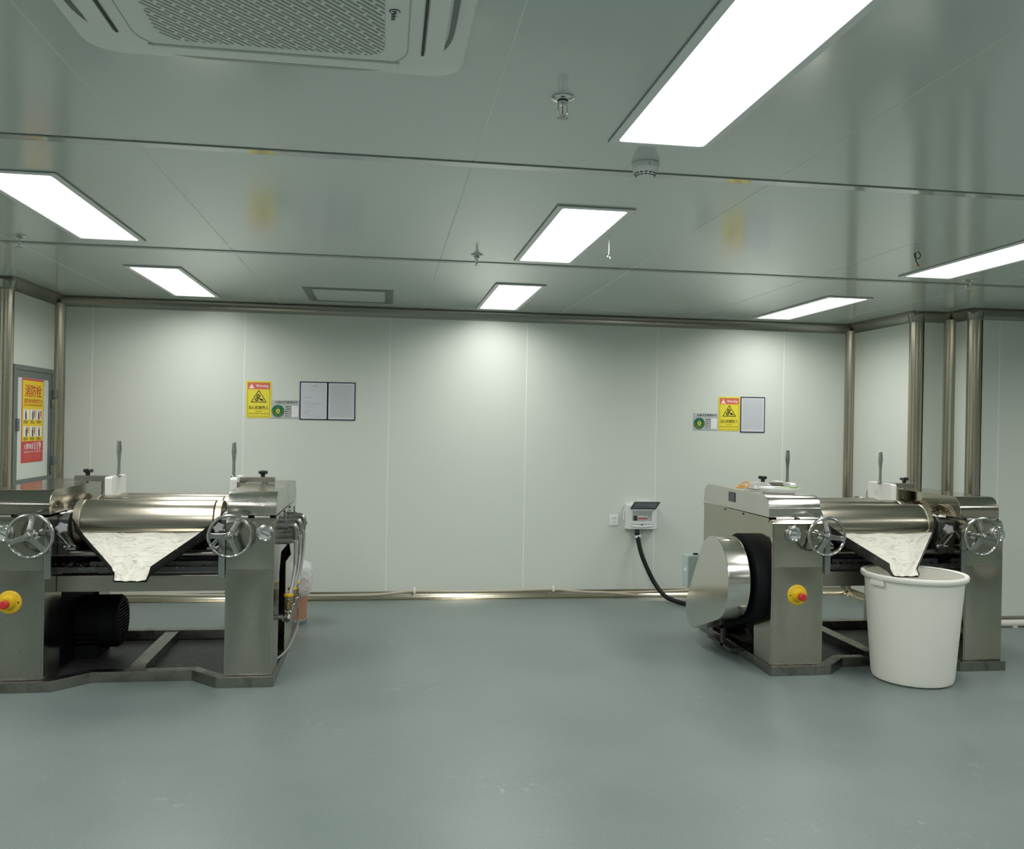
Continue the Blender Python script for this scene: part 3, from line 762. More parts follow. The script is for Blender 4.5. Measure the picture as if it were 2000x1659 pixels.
# ------------------------------------------------------------------ white tub under the right apron
tub = thing('white_tub', 'large round white plastic tub under the spout of the right-hand mill', 'tub', (3.13, 4.785, 0))
H = .635
MB().lathe([(0, .004), (.205, .0), (.222, .010), (.230, .035), (.2735, H - .05), (.2765, H - .008), (.270, H - .008), (.222, .04), (.2, .018), (0, .016)], (0, 0, 0), (0, 0, 1), 64).build('body', 'bucket_white', tub)
MB().lathe([(.270, H - .034), (.288, H - .033), (.295, H - .026), (.297, H - .007), (.292, H), (.280, H), (.270, H - .006)], (0, 0, 0), (0, 0, 1), 64).build('rim', 'bucket_white', tub, angle=50)
for a in (194, 14):
    c, s = math.cos(math.radians(a)), math.sin(math.radians(a))
    MB().obox((c * .284, s * .284, H - .050), (-s, c, 0), (c, s, 0), (0, 0, 1), .10, .022, .032).build('grip', 'bucket_white', tub, bevel=.008)

# ------------------------------------------------------------------ waste bin with plastic bag behind the left mill
wb = thing('waste_bin', 'small orange waste bin with clear plastic bag behind the left mill', 'bin', (-.665, 6.50, 0))
MB().lathe([(0, .0), (.115, .0), (.122, .01), (.124, .03), (.120, .035)], (0, 0, 0), (0, 0, 1), 32).build('base_ring', 'bin_base', wb)
MB().lathe([(0, .03), (.118, .032), (.132, .30), (.128, .30), (.115, .04), (0, .038)], (0, 0, 0), (0, 0, 1), 32).build('body', 'bin_orange', wb)
mb = MB(); bm = mb.bm; rings = []
random.seed(8)
for j, (rr, zz) in enumerate(((.138, .20), (.150, .225), (.154, .28), (.160, .33), (.164, .38), (.150, .425), (.105, .445), (.05, .45))):
    rings.append([bm.verts.new(((rr + random.uniform(-.008, .008)) * math.cos(2 * math.pi * i / 30), (rr + random.uniform(-.008, .008)) * math.sin(2 * math.pi * i / 30), zz + random.uniform(-.008, .008))) for i in range(30)])
for A, B in zip(rings[:-1], rings[1:]):
    for i in range(30): bm.faces.new((A[i], A[(i + 1) % 30], B[(i + 1) % 30], B[i]))
mb.build('plastic_bag', 'bag_film', wb, angle=60)

# ------------------------------------------------------------------ things on top of the right mill
ZT = 1.0665
dish = thing('dish', 'shallow white plastic dish on the polished cover of right mill', 'dish', (2.475, 5.22, ZT + .0015))
MB().lathe([(0, 0), (.095, 0), (.112, .012), (.122, .030), (.127, .032), (.125, .026), (.115, .014), (.095, .006), (0, .006)], (0, 0, 0), (0, 0, 1), 48).build('bowl', 'white_plastic', dish)
sp = tag(MB().obox((0, 0, .0), (1, .1, 0), (-.1, 1, 0), (0, 0, 1), .15, .006, .004).obox((.055, .005, .001), (1, .1, 0), (-.1, 1, 0), (0, 0, 1), .045, .022, .008).build('spatula', 'green_plastic', None, bevel=.0015), 'small green spatula lying across the white dish', 'spatula')
sp.location = (2.50, 5.17, ZT + .036)
cl = MB(); bm = cl.bm; g = []
random.seed(5)
for j in range(15):
    row = []
    for i in range(19):
        u, v = i / 18, j / 14; e = min(u, 1 - u, v, 1 - v)
        row.append(bm.verts.new((-.09 + .18 * u + .01 * math.sin(9 * v), -.10 + .2 * v + .012 * math.sin(7 * u), .004 + .042 * min(1, e * 5) * (.6 + .4 * math.sin(11 * u + 5 * v)) + random.uniform(0, .003))))
    g.append(row)
for j in range(14):
    for i in range(18): bm.faces.new((g[j][i], g[j][i + 1], g[j + 1][i + 1], g[j + 1][i]))
bmesh.ops.solidify(bm, geom=bm.faces[:], thickness=.003)
clo = tag(cl.build('cloth', 'nylon', None, angle=80), 'crumpled white cloth behind the white dish on right mill', 'cloth'); clo.location = (2.455, 5.47, ZT + .004)
sz = thing('scissors', 'pair of orange-handled scissors at edge of the right mill cover', 'scissors', (2.335, 5.40, ZT + .006), (0, 0, -.9))
for s, tilt in ((-1, .35), (1, .9)):
    pth = [(-.02 + .032 * math.cos(2 * math.pi * k / 24), s * .028 + .022 * math.sin(2 * math.pi * k / 24), .012 + tilt * (.02 + .018 * math.sin(2 * math.pi * k / 24))) for k in range(24)]
    MB().tube(pth, .0045, 8, closed=True).build('handle', 'orange_rim', sz)
    MB().obox((.055, s * .004, .004 + .004 * s), (1, -s * .12, 0), (s * .12, 1, 0), (0, 0, 1), .11, .012, .003).build('blade', 'chrome', sz)

# ------------------------------------------------------------------ things on the walls
R90 = math.radians(90)
def on_back(name, label, cat, x, z, group=None): return thing(name, label, cat, (x, YB, z), (R90, 0, 0), group)
def plate(parent, name, m, x0, x1, y0, y1, z0, z1, r=0.0, bevel=0.0):
    mb = MB()
    if r: mb.prism(rrect(x0, x1, y0, y1, r, 4), 'z', z0, z1)
    else: mb.box(x0, x1, y0, y1, z0, z1)
    return mb.build(name, m, parent, bevel=bevel)
def outline(parent, name, m, x0, x1, y0, y1, w_, z0, z1, r=.006):
    return MB().ring_prism(rrect(x0, x1, y0, y1, r, 4), rrect(x0 + w_, x1 - w_, y0 + w_, y1 - w_, max(.001, r - w_), 4), 'z', z0, z1).build(name, m, parent)

def warning_sign(x, z, label, tilt=0.0):
    t = on_back('warning_sign', label, 'sign', x, z, 'yellow machinery warning signs'); t.rotation_euler[1] = tilt
    plate(t, 'board', 'sign_yellow', -.1, .1, -.15, .15, 0, .003, .008, .0006)
    outline(t, 'border', 'sign_brown', -.089, .089, -.139, .139, .003, .003, .0034)
    plate(t, 'red_band', 'sign_red', -.085, .085, .084, .135, .0031, .0038)
    MB().prism([(-.077, .090), (-.035, .090), (-.056, .129)], 'z', .0038, .0042).build('alert_triangle', 'sign_white', t)
    MB().prism([(-.0575, .119), (-.0545, .119), (-.0552, .104), (-.0568, .104)], 'z', .0042, .0045).cyl((-.056, .099, .0042), (-.056, .099, .0045), .002, seg=8).build('alert_mark', 'poster_red', t)
    lettering('Warning', .026, .108, .100, .027, .0043, 'sign_white', t, bold=.03)
    o = [(-.064, -.024), (.064, -.024), (0, .078)]; i_ = [(-.054, -.018), (.054, -.018), (0, .067)]
    MB().ring_prism(o, i_, 'z', .003, .0037).build('triangle', 'sign_black', t, smooth=False)
    for cx, cy, rr in ((-.003, .028, .0145), (-.016, .0, .0135)):
        MB().ring_prism([(cx + rr * (1 + (.12 if k % 2 else 0)) * math.cos(2 * math.pi * k / 24), cy + rr * (1 + (.12 if k % 2 else 0)) * math.sin(2 * math.pi * k / 24)) for k in range(24)],
                        [(cx + rr * .52 * math.cos(2 * math.pi * k / 24), cy + rr * .52 * math.sin(2 * math.pi * k / 24)) for k in range(24)], 'z', .003, .0037).cyl((cx, cy, .003), (cx, cy, .0037), rr * .27, seg=14).build('gear', 'sign_black', t)
    MB().prism([(-.008, .014), (-.001, .016), (.012, .008), (.026, .006), (.036, -.004), (.037, -.016), (.032, -.010), (.018, -.010), (.008, -.002), (.003, .006)], 'z', .003, .0037).build('hand_mark', 'sign_black', t, smooth=False)
    lettering('当心机械伤人', 0, -.066, .158, .030, .0036, 'sign_black', t, bold=.012)
    lettering('DANGER', 0, -.096, .048, .009, .0036, 'sign_brown', t)
    lettering('Machinery May Cause Injuries', 0, -.115, .158, .013, .0036, 'sign_brown', t, bold=.01)
def status_board(x, z, label, tilt=0.0):
    t = on_back('status_board', label, 'sign', x, z, 'grey equipment status boards'); t.rotation_euler[1] = tilt
    plate(t, 'board', 'sign_grey', -.112, .112, -.075, .075, 0, .003, bevel=.0006)
    plate(t, 'rule', 'line_grey', -.112, .112, .0395, .042, .003, .0034)
    plate(t, 'rule', 'line_grey', -.112, .112, -.0735, -.0715, .003, .0034)
    lettering('设备状态管理标识', .01, .057, .178, .020, .0034, 'sign_black', t, bold=.01)
    dk = MB().cyl((-.058, -.016, .003), (-.058, -.016, .0055), .050, seg=48).build('status_disc', 'sign_green', t)
    MB().cyl((-.058, -.014, .0055), (-.058, -.014, .0062), .0165, seg=28).build('disc_centre', 'sign_yellow', dk)
    MB().prism([(-.062, -.020), (-.054, -.020), (-.054, -.013), (-.051, -.013), (-.058, -.005), (-.065, -.013), (-.062, -.013)], 'z', .0062, .0067).build('arrow', 'sign_black', dk, smooth=False)
    lettering('设备状态', -.058, .018, .032, .008, .006, 'line_grey', dk)
    lettering('正常运行', -.058, -.037, .044, .009, .006, 'sign_yellow', dk, bold=.01)
    for k, ch in enumerate('待修停用检修封存运'[:9]):
        a = math.radians(178 + 184 * k / 8)
        lettering(ch, -.058 + .041 * math.cos(a), -.016 + .041 * math.sin(a), .008, .008, .006, 'sign_yellow', dk, rot=a + math.pi / 2)
    for k, tx in enumerate(('设备名称', '设备编号', '管理人员', '操作人员', '责 任 人')):
        lettering(tx, .022, .020 - .019 * k, .046, .0105, .0034, 'sign_black', t, bold=.01)
    cd_ = plate(t, 'name_card', 'sign_white', .052, .104, -.064, .028, .003, .0042)
    for k in range(5): plate(cd_, 'handwriting', 'line_grey', .06, .098 - .006 * (k % 3), .014 - .019 * k, .0152 - .019 * k, .0042, .0045)
def document_frame(x, z, label, dense, tilt=0.0):
    t = on_back('document_frame', label, 'document', x, z, 'framed documents on the wall'); t.rotation_euler[1] = tilt
    hw_, hh = .1135, .157
    plate(t, 'page', 'film', -hw_ + .004, hw_ - .004, -hh + .004, hh - .004, 0, .003)
    outline(t, 'edge', 'navy_edge', -hw_, hw_, -hh, hh, .0085, 0, .0055, .003)
    outline(t, 'margin', 'sign_white', -hw_ + .0085, hw_ - .0085, -hh + .0085, hh - .0085, .006, .003, .0034, .002)
    mb = MB()
    if dense:
        for k in range(16): mb.box(-.088 + .0115 * k, -.0872 + .0115 * k, -.13, .135, .003, .0033)
        for k in range(30): mb.box(-.09, .088, .13 - .0088 * k, .1307 - .0088 * k, .003, .0033)
        for k in range(18):
            a, b = random.uniform(-.085, .07), random.uniform(-.05, .12); mb.box(a, a + .0015, b, b + random.uniform(.006, .03), .0033, .0036)
    else:
        mb.box(-.03, .03, .118, .122, .003, .0033)
        for y_, a, b in ((.085, -.03, .0), (.072, -.03, -.012), (.03, -.075, -.02), (.022, -.07, -.012), (.0, -.078, -.07), (-.012, -.07, -.03), (-.02, -.07, .05), (-.026, -.07, .07), (-.034, -.07, .04), (-.048, -.07, -.01), (-.056, -.07, .03), (-.072, -.078, -.07), (-.082, -.07, .0), (-.09, -.075, -.045), (-.1, -.075, -.04), (-.108, -.075, -.045), (-.118, -.07, .03)):
            mb.box(a, b, y_, y_ + .0018, .003, .0033)
        mb.box(.02, .048, -.139, -.135, .003, .0033)
    tag(mb.build('print', 'line_grey', t), kind='stuff')
warning_sign(-1.026, 1.637, 'yellow machinery warning sign at left, beside two framed documents', -.004)
status_board(-.814, 1.562, 'grey status board with green disc right of the left warning sign', -.004)
document_frame(-.587, 1.636, 'navy-edged document with few text lines, directly right of the status board', False, -.003)
document_frame(-.364, 1.636, 'navy-edged document covered in a dense table, right one of the pair', True, -.003)
status_board(2.779, 1.526, 'grey status board with green disc left of the right warning sign', -.004)
warning_sign(2.996, 1.599, 'yellow machinery warning sign at right, between status board and single document', -.004)
document_frame(3.213, 1.595, 'single navy-edged document right of the right-hand warning sign', True, -.003)

# socket
sk = on_back('wall_socket', 'square white wall socket left of the open breaker box', 'socket', 1.967, .658)
plate(sk, 'cover_plate', 'white_plastic', -.043, .043, -.045, .045, 0, .009, .006, .003)
for nm, x, y, a, w_, h_ in (('slot', -.008, .018, 0, .006, .009), ('slot', .010, .018, 0, .006, .009), ('slot', .0, -.008, 0, .003, .008), ('slot', -.009, -.022, .5, .003, .008), ('slot', .009, -.022, -.5, .003, .008)):
    MB().obox((x, y, .0092), (math.cos(a), math.sin(a), 0), (-math.sin(a), math.cos(a), 0), (0, 0, 1), w_, h_, .001).build(nm, 'sign_black', sk)

# breaker box
bb = on_back('breaker_box', 'white breaker box with raised smoked lid on back wall', 'breaker box', 2.197, .694)
MB().box(-.135, .135, -.108, .108, 0, .055).build('housing', 'white_plastic', bb, bevel=.006)
MB().prism(rrect(-.132, .132, -.105, .105, .012, 4), 'z', .055, .075).build('front_panel', 'white_plastic', bb, bevel=.005)
MB().ring_prism(rrect(-.105, .105, -.06, .068, .006, 3), rrect(-.085, .085, -.035, .052, .004, 3), 'z', .075, .081).build('window_frame', 'white_plastic', bb, bevel=.002)
plate(bb, 'recess', 'sign_grey', -.085, .085, -.035, .052, .0745, .0762)
plate(bb, 'main_breaker', 'ac_dark', -.075, -.045, -.028, .012, .076, .084, bevel=.002)
for k in range(6): 
    br = plate(bb, 'breaker', 'white_plastic', -.040 + .0155 * k, -.026 + .0155 * k, -.030, .012, .076, .080, bevel=.001)
    if k < 5: plate(br, 'toggle', 'breaker_red', -.039 + .0155 * k, -.027 + .0155 * k, -.018, -.005, .080, .085)
    else: plate(br, 'toggle', 'breaker_blue', -.038 + .0155 * k, -.030 + .0155 * k, -.018, -.008, .080, .084)
MB().tube(smooth_path([(-.105, -.075, .077), (0, -.084, .079), (.105, -.075, .077)], 6), .005, 8).build('ridge', 'white_plastic', bb)
MB().cyl((0, -.066, .075), (0, -.066, .08), .006, seg=12).build('catch', 'sign_black', bb)
lid = MB(); c0 = Vector((0, .074, .080)); dv = Vector((.06, .55, .83)).normalized(); ux = Vector((1, 0, 0)); nn = ux.cross(dv).normalized()
lid.obox(c0 + dv * .055 + Vector((.008, 0, 0)), ux, dv, nn, .215, .11, .004)
lo = lid.build('lid', 'smoked_cover', bb)
ed = MB()
for a, b, sx_, sy_ in ((0, 0, .222, .008), (0, .11, .222, .008)): ed.obox(c0 + dv * b + Vector((.008, 0, 0)), ux, dv, nn, sx_, sy_, .010)
for s in (-1, 1): ed.obox(c0 + dv * .055 + Vector((.008 + s * .109, 0, 0)), ux, dv, nn, .006, .11, .010)
ed.build('lid_edge', 'ac_dark', lo)
MB().box(-.10, -.04, .108, .125, .02, .05).build('cable_entry', 'white_plastic', bb, bevel=.003)
MB().tube(smooth_path([(-.135, .06, .03), (-.15, .04, .035), (-.152, -.0, .035)], 5), .004, 8).cyl((-.152, .005, .035), (-.152, -.03, .035), .007, seg=10).build('hanging_tag', 'white_plastic', bb)
MB().tube(smooth_path([(-.06, .125, .035), (.02, .128, .04), (.12, .115, .03), (.165, .03, .02), (.168, -.03, .02), (.138, -.09, .02)], 8), .0022, 6).build('thin_wire', 'white_plastic', bb)

# cable from the breaker box down to the right mill
cb_ = thing('power_cable', 'thick black cable hanging from breaker box to right mill', 'cable', (2.185, 7.28, .02))
pts = [(2.165, 7.275, .575), (2.168, 7.25, .50), (2.185, 7.21, .39), (2.225, 7.17, .27), (2.285, 7.12, .14), (2.345, 7.03, .055), (2.42, 6.93, .026), (2.50, 6.80, .026), (2.58, 6.62, .026), (2.60, 6.40, .026)]
MB().tube(smooth_path([(p[0] - 2.185, p[1] - 7.28, p[2] - .02) for p in pts], 8), .019, 14).build('sheath', 'black_rubber', cb_)
MB().cyl((-.02, -.008, .515), (-.02, -.006, .562), .0215, seg=14).build('gland', 'ac_dark', cb_)
MB().obox((-.018, -.015, .507), (1, 0, .2), (0, 1, 0), (-.2, 0, 1), .046, .05, .02).build('cable_tie', 'white_plastic', cb_, bevel=.002)

# hoses lying along the foot of the back wall
h1 = thing('floor_hose', 'long beige hose clipped wavily along foot of back wall', 'hose', (0, 7.235, .0))
pts = [(-2.48, .05), (-2.03, .072), (-1.5, .06), (-1.0, .052), (-.58, .046), (-.11, .048), (.10, .062), (.26, .076), (.65, .068), (1.0, .072), (1.42, .080), (1.62, .062), (1.9, .046), (2.4, .053), (2.75, .062), (3.3, .05)]
MB().tube(smooth_path([(p[0], 0, p[1]) for p in pts], 6), .0125, 10).build('tube', 'hose_beige', h1)
for x, z in ((.262, .080), (1.43, .084)):
    MB().box(x - .009, x + .009, -.015, .012, z - .018, z + .014).cyl((x, -.005, z + .014), (x, .03, z + .02), .006, seg=8).build('clip', 'white_plastic', h1, bevel=.002)
h2 = tag(MB().tube(smooth_path([(-.85, .02, .055), (-.6, 0, .05), (-.3, -.03, .028), (.0, -.035, .022), (.5, -.03, .022), (.85, -.03, .022)], 8), .0115, 10).build('floor_hose', 'hose_beige'), 'short lower beige hose passing under the black cable by wall', 'hose')
h2.location = (2.5, 7.225, 0)
wp = thing('white_pipe', 'white pipe along the foot of the wall at right edge', 'pipe', (4.5, 6.0, 0))
MB().cyl((.05, 0, .028), (3.4, 0, .028), .0265, seg=20).build('tube', 'white_pipe', wp)
for x in (.25, 1.6, 2.9): MB().box(x - .02, x + .02, -.028, .06, 0, .008).build('saddle', 'white_pipe', wp)

# ------------------------------------------------------------------ fire hydrant cabinet on the left wall
# local x -> world +Y, local y -> Z, local z -> world +X
hx, hz = 6.842, 1.405
hc = thing('hydrant_cabinet', 'grey-framed recessed cabinet door on the short left wall', 'cabinet', (XL, hx, hz), (R90, 0, R90))
MB().ring_prism([(-.370, -.425), (.370, -.425), (.370, .425), (-.370, .425)], [(-.335, -.392), (.335, -.392), (.335, .390), (-.335, .390)], 'z', 0, .022).build('frame', 'frame_grey', hc, bevel=.003)
MB().ring_prism([(-.337, -.394), (.337, -.394), (.337, .392), (-.337, .392)], [(-.285, -.392), (.288, -.392), (.288, .340), (-.285, .340)], 'z', 0, .014).build('door_stile', 'frame_grey', hc, bevel=.003)
MB().box(-.286, .289, -.391, .341, 0, .008).build('door_leaf', 'wall_paint', hc)
for y in (.21, -.30):
    hg = MB().box(.33, .395, y - .01, y + .06, .02, .045).build('hinge', 'frame_grey', hc, bevel=.006)
    MB().box(.318, .352, y - .075, y - .012, .014, .03).build('hinge_leaf', 'dark_aluminium', hg, bevel=.004)
MB().box(-.325, -.285, -.045, .045, .012, .032).build('handle', 'frame_grey', hc, bevel=.008)
po = thing('fire_hydrant_poster', 'red and yellow fire hydrant instruction poster on the cabinet door', 'poster', (XL + .0085, hx - .006, hz + .03), (R90, 0, R90))
PW, PT, PB = .1975, .305, -.305
plate(po, 'sheet', 'poster_red', -PW, PW, PB, PT, 0, .0015)
plate(po, 'yellow_field', 'poster_yellow', -PW + .008, PW - .008, -.150, PT - .014, .0015, .0022)
lettering('消防栓', 0, .217, .30, .092, .0026, 'poster_ink', po, bold=.02)
lettering('消防栓的使用方法', 0, .143, .335, .034, .0026, 'poster_ink', po, bold=.012)
lettering('HOW TO USE FIRE-FIGHTING HYDRANT', 0, .113, .335, .012, .0026, 'poster_ink', po, bold=.01)
random.seed(3)
for j in range(2):
    for i in range(3):
        cx, cy = -.12 + .118 * i, .044 - .123 * j
        pc = plate(po, 'picture', 'sign_white', cx - .048, cx + .048, cy - .038, cy + .038, .0022, .0028)
        a = random.uniform(-.015, .005)
        MB().cyl((cx + a, cy + .025, .0028), (cx + a, cy + .025, .0032), .008, seg=10).prism([(cx + a - .013, cy + .016), (cx + a + .012, cy + .016), (cx + a + .016, cy - .036), (cx + a - .01, cy - .036)], 'z', .0028, .0032).build('figure', 'figure_blue', pc, smooth=False)
        if (i, j) in ((1, 0), (2, 0), (0, 1), (1, 1)):
            MB().prism([(cx + .016, cy + .03), (cx + .04, cy + .03), (cx + .038, cy - .02 - .01 * i), (cx + .022, cy - .01)], 'z', .0028, .0032).build('hose_reel', 'figure_red', pc, smooth=False)
        for k in range(3): plate(po, 'caption_line', 'sign_black', cx - .046, cx + random.uniform(.01, .046), cy - .048 - .008 * k, cy - .044 - .008 * k, .0022, .0026)
lettering('火警电话', -.07, -.187, .17, .042, .002, 'sign_white', po, bold=.02)
lettering('119', .095, -.187, .12, .060, .002, 'sign_white', po, bold=.03)
lettering('维护消防设施人人有责', -.07, -.228, .17, .014, .002, 'sign_white', po)
lettering('消防安全 防患未然', .10, -.228, .12, .014, .002, 'sign_white', po)
for k in range(3):
    plate(po, 'small_print', 'sign_red', -.14, -.02, -.255 - .015 * k, -.251 - .015 * k, .0015, .002)
    plate(po, 'small_print', 'sign_red', .05, .14, -.255 - .015 * k, -.251 - .015 * k, .0015, .002)

# ------------------------------------------------------------------ ceiling things
def make_sprinkler():
    s = thing('sprinkler', 'sprinkler', 'sprinkler')
    MB().lathe([(0, 0), (.033, 0), (.034, -.004), (.028, -.008), (.016, -.010), (.015, -.004)], (0, 0, 0), (0, 0, 1), 28).build('escutcheon', 'chrome', s)
    MB().lathe([(0, 0), (.013, 0), (.013, -.012), (.016, -.014), (.016, -.02), (.010, -.023), (0, -.023)], (0, 0, 0), (0, 0, 1), 16).build('body', 'chrome', s)
    f = MB()
    for k in (-1, 1): f.tube(smooth_path([(k * .012, 0, -.018), (k * .0145, 0, -.032), (k * .012, 0, -.046), (k * .004, 0, -.054)], 5), .0025, 8)
    f.cyl((0, 0, -.049), (0, 0, -.06), .004, seg=10)
    f.build('frame_arms', 'chrome', s)
    MB().cyl((0, 0, -.024), (0, 0, -.048), .0015, seg=8).build('glass_bulb', 'glass_bulb', s)
    d = MB(); n = 40
    d.prism([((.0165 if (k // 2) % 2 else .0125) * math.cos(2 * math.pi * k / n), (.0165 if (k // 2) % 2 else .0125) * math.sin(2 * math.pi * k / n)) for k in range(n)], 'z', -.0615, -.0600)
    d.build('deflector', 'pipe_zinc', s, smooth=False)
    return s
sp0 = make_sprinkler()
for i, (x, y, lab) in enumerate(((.49, 2.47, 'largest chrome sprinkler head, between air conditioner and long light'), (.49, 4.86, 'small chrome sprinkler head left of the middle ceiling light'),
                                 (-1.925, 4.91, 'chrome sprinkler head at the far left, under the cut-off light'), (3.56, 4.94, 'chrome sprinkler head at far right below the cut-off light'))):
    o = sp0 if i == 0 else copy_tree(sp0)
    o.location = (x, y, HC); o.rotation_euler[2] = .25 + .9 * i; tag(o, lab, 'sprinkler', 'ceiling sprinkler heads')

sd = thing('smoke_detector', 'round white smoke detector beside end of the long light', 'smoke detector', (.908, 3.03, HC))
MB().lathe([(0, 0), (.046, 0), (.049, -.004), (.049, -.014), (.047, -.016), (0, -.016)], (0, 0, 0), (0, 0, 1), 40).build('base', 'white_plastic', sd)
MB().lathe([(.047, -.0165), (.0475, -.022), (.040, -.036), (.033, -.043), (.030, -.052), (.022, -.056), (0, -.057)], (0, 0, 0), (0, 0, 1), 40).build('dome', 'white_plastic', sd)
for zz, rr in ((-.0395, .0375), (-.0465, .0325)):
    for k in range(14):
        a = 2 * math.pi * k / 14; c, s = math.cos(a), math.sin(a)
        MB().obox((c * rr, s * rr, zz), (-s, c, 0), (c, s, 0), (0, 0, 1), .010, .004, .0025).build('slot', 'ac_dark', sd)
MB().obox((0, -.0475, -.012), (1, 0, 0), (0, 1, 0), (0, 0, 1), .002, .004, .01).build('alignment_mark', 'frame_grey', sd)

ch = thing('pull_chain', 'thin little chain hanging beside the middle ceiling light', 'chain', (1.085, 4.22, HC))
for k in range(14):
    n = 10; z = -.004 - .0066 * k; v_ = k % 2
    MB().tube([((.0022 * math.cos(2 * math.pi * i / n)) * (1 - v_), (.0022 * math.cos(2 * math.pi * i / n)) * v_, z + .0045 * math.sin(2 * math.pi * i / n)) for i in range(n)], .0009, 5, closed=True).build('link', 'chrome', ch)
MB().tube([(.007 * math.cos(2 * math.pi * i / 20), 0, -.106 + .011 * math.sin(2 * math.pi * i / 20)) for i in range(20)], .0016, 6, closed=True).cyl((-.004, 0, -.096), (.004, .003, -.104), .004, seg=8).build('hook', 'chrome', ch)

wl = thing('wire_loop', 'black wire loop with red cap hanging from the ceiling', 'wire', (2.745, 4.215, HC))
lp = [(.004, 0, 0), (.003, 0, -.006)] + [(.0 + .017 * math.sin(math.radians(a)), 0, -.022 + .017 * math.cos(math.radians(a))) for a in range(20, 340, 20)] + [(-.010, 0, -.036), (-.008, 0, -.05), (.004, 0, -.068)]
MB().tube(smooth_path(lp, 3), .0023, 8).build('wire', 'black_rubber', wl)
MB().cyl((.002, 0, -.066), (.009, 0, -.078), .005, seg=10).build('cap', 'breaker_red', wl)

hv = thing('ceiling_hatch', 'rectangular dark-framed ceiling hatch near the back wall', 'hatch', (-.282, 6.665, HC))
MB().ring_prism([(-.322, -.355), (.322, -.355), (.322, .355), (-.322, .355)], [(-.272, -.305), (.272, -.305), (.272, .305), (-.272, .305)], 'z', -.003, 0).build('frame', 'frame_grey', hv)
MB().ring_prism([(-.272, -.305), (.272, -.305), (.272, .305), (-.272, .305)], [(-.262, -.295), (.262, -.295), (.262, .295), (-.262, .295)], 'z', -.005, 0).build('inner_lip', 'frame_grey', hv)
MB().box(-.2615, .2615, -.2945, .2945, -.003, -.0005).build('hatch_panel', 'ceiling_paint', hv, bevel=.001)

# ------------------------------------------------------------------ ceiling cassette air conditioner
ac = thing('air_conditioner', 'square white ceiling cassette air conditioner at upper left', 'air conditioner', (-.286, 1.873, HC))
HW = .472; ZP = -.033
GX, GY = .268, .335
def rr_(h, r, n=6): return rrect(-h, h, -h, h, r, n)
# face ring from the outer edge to the grille opening, slightly domed
mb = MB(); bm = mb.bm
loops = []
for pts, z in ((rr_(HW, .085), 0), (rr_(HW, .085), -.012), (rr_(HW - .006, .082), -.019), (rr_(HW - .05, .08), ZP + .002),
               (rrect(-.345, .345, -.40, .40, .09, 6), ZP), (rrect(-GX - .006, GX + .006, -GY - .006, GY + .006, .062, 6), ZP), (rrect(-GX, GX, -GY, GY, .058, 6), ZP + .002), (rrect(-GX, GX, -GY, GY, .058, 6), ZP + .014)):
    loops.append([bm.verts.new((p[0], p[1], z)) for p in pts])
for A, B in zip(loops[:-1], loops[1:]):
    n = len(A)
    for i in range(n): bm.faces.new((A[i], A[(i + 1) % n], B[(i + 1) % n], B[i]))
mb.build('face_panel', 'ac_plastic', ac, angle=30)
MB().prism(rrect(-GX - .01, GX + .01, -GY - .01, GY + .01, .06, 6), 'z', ZP + .020, ZP + .028).build('filter', 'ac_filter', ac)
# outline groove of the lift-out centre panel
MB().ring_prism(rrect(-.325, .325, -.385, .385, .10, 8), rrect(-.3225, .3225, -.3825, .3825, .0985, 8), 'z', ZP - .0012, ZP + .001).build('centre_outline', 'ac_groove', ac)
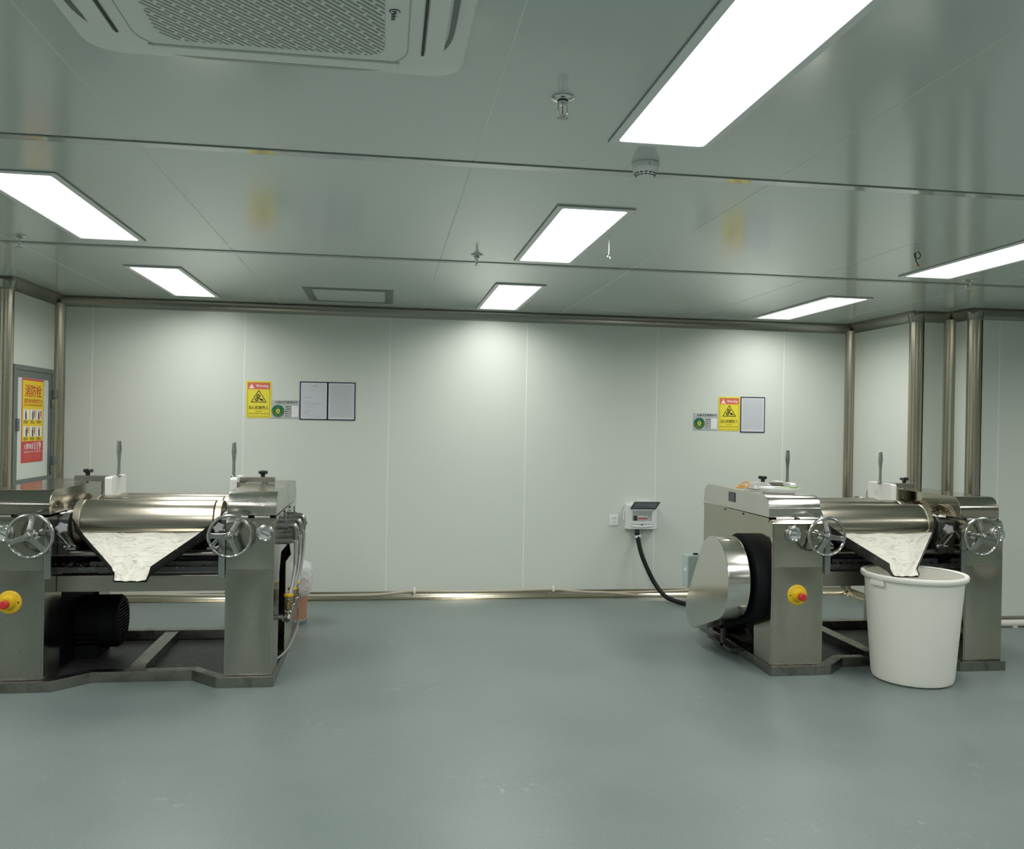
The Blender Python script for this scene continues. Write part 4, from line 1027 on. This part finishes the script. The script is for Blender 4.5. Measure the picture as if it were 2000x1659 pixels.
# grille: slanted bars and staggered webs
gm = MB(); ca = math.radians(47); du = Vector((math.cos(ca), math.sin(ca), 0)); dn = Vector((-math.sin(ca), math.cos(ca), 0))
def inside(x, y, e=0.0):
    ax, ay = abs(x), abs(y); r = .058
    if ax > GX - e or ay > GY - e: return False
    if ax > GX - r and ay > GY - r: return math.hypot(ax - GX + r, ay - GY + r) < r - e
    return True
pitch = .0136; bar = .0048; per = .088
k = -40
while k <= 40:
    o = dn * (k * pitch); ts = [t * .002 for t in range(-260, 261) if inside(*(o + du * (t * .002))[:2])]
    if ts:
        a, b = min(ts), max(ts)
        gm.obox(o + du * ((a + b) / 2) + Vector((0, 0, ZP + .0035)), du, dn, (0, 0, 1), b - a + .006, bar, .007)
    o2 = dn * ((k + .5) * pitch); off = (k % 3) * per / 3
    for j in range(-7, 8):
        c = o2 + du * (j * per + off)
        if inside(c.x, c.y): gm.obox(c + Vector((0, 0, ZP + .0035)), du, dn, (0, 0, 1), .0075, pitch - bar + .001, .007)
    k += 1
gm.build('grille', 'ac_plastic', ac)
# four air vanes with dark slots
for i in range(4):
    c, s = (1, 0, -1, 0)[i], (0, 1, 0, -1)[i]
    R = lambda x, y: (x * c - y * s, x * s + y * c)
    def ob(x0, x1, y0, y1, z0, z1):
        return MB().prism([R(x0, y0), R(x1, y0), R(x1, y1), R(x0, y1)], 'z', z0, z1)
    vn = ob(.366, .412, -.30, .30, ZP - .003, ZP + .01).build('air_vane', 'ac_vane', ac, bevel=.003)
    ob(.357, .364, -.305, .305, ZP - .0022, ZP + .006).build('slot', 'ac_groove' if i == 1 else 'ac_dark', vn)
    ed = [(.418 - .35 * (abs(t) - .18) ** 2 * (abs(t) > .18) * 4, t) for t in [-.30 + .6 * q / 24 for q in range(25)]]
    oo = [R(x + .013 * max(.05, 1 - (abs(t) / .30) ** 4), t) for x, t in ed] + [R(x, t) for x, t in ed[::-1]]
    MB().prism(oo, 'z', ZP - .001, ZP + .008).build('outlet', 'ac_groove' if i == 1 else 'frame_grey', vn, smooth=False)
lettering('Midea', .2885, .104, .046, .0125, ZP - .0008, 'ac_dark', ac, bold=.012, below=True)
MB().tube([(.290 + .0115 * math.cos(math.radians(a)), .083 - .0095 * math.sin(math.radians(a)), ZP - .0006) for a in range(-20, 235, 15)], .0011, 6).build('logo_ring', 'ac_dark', ac)
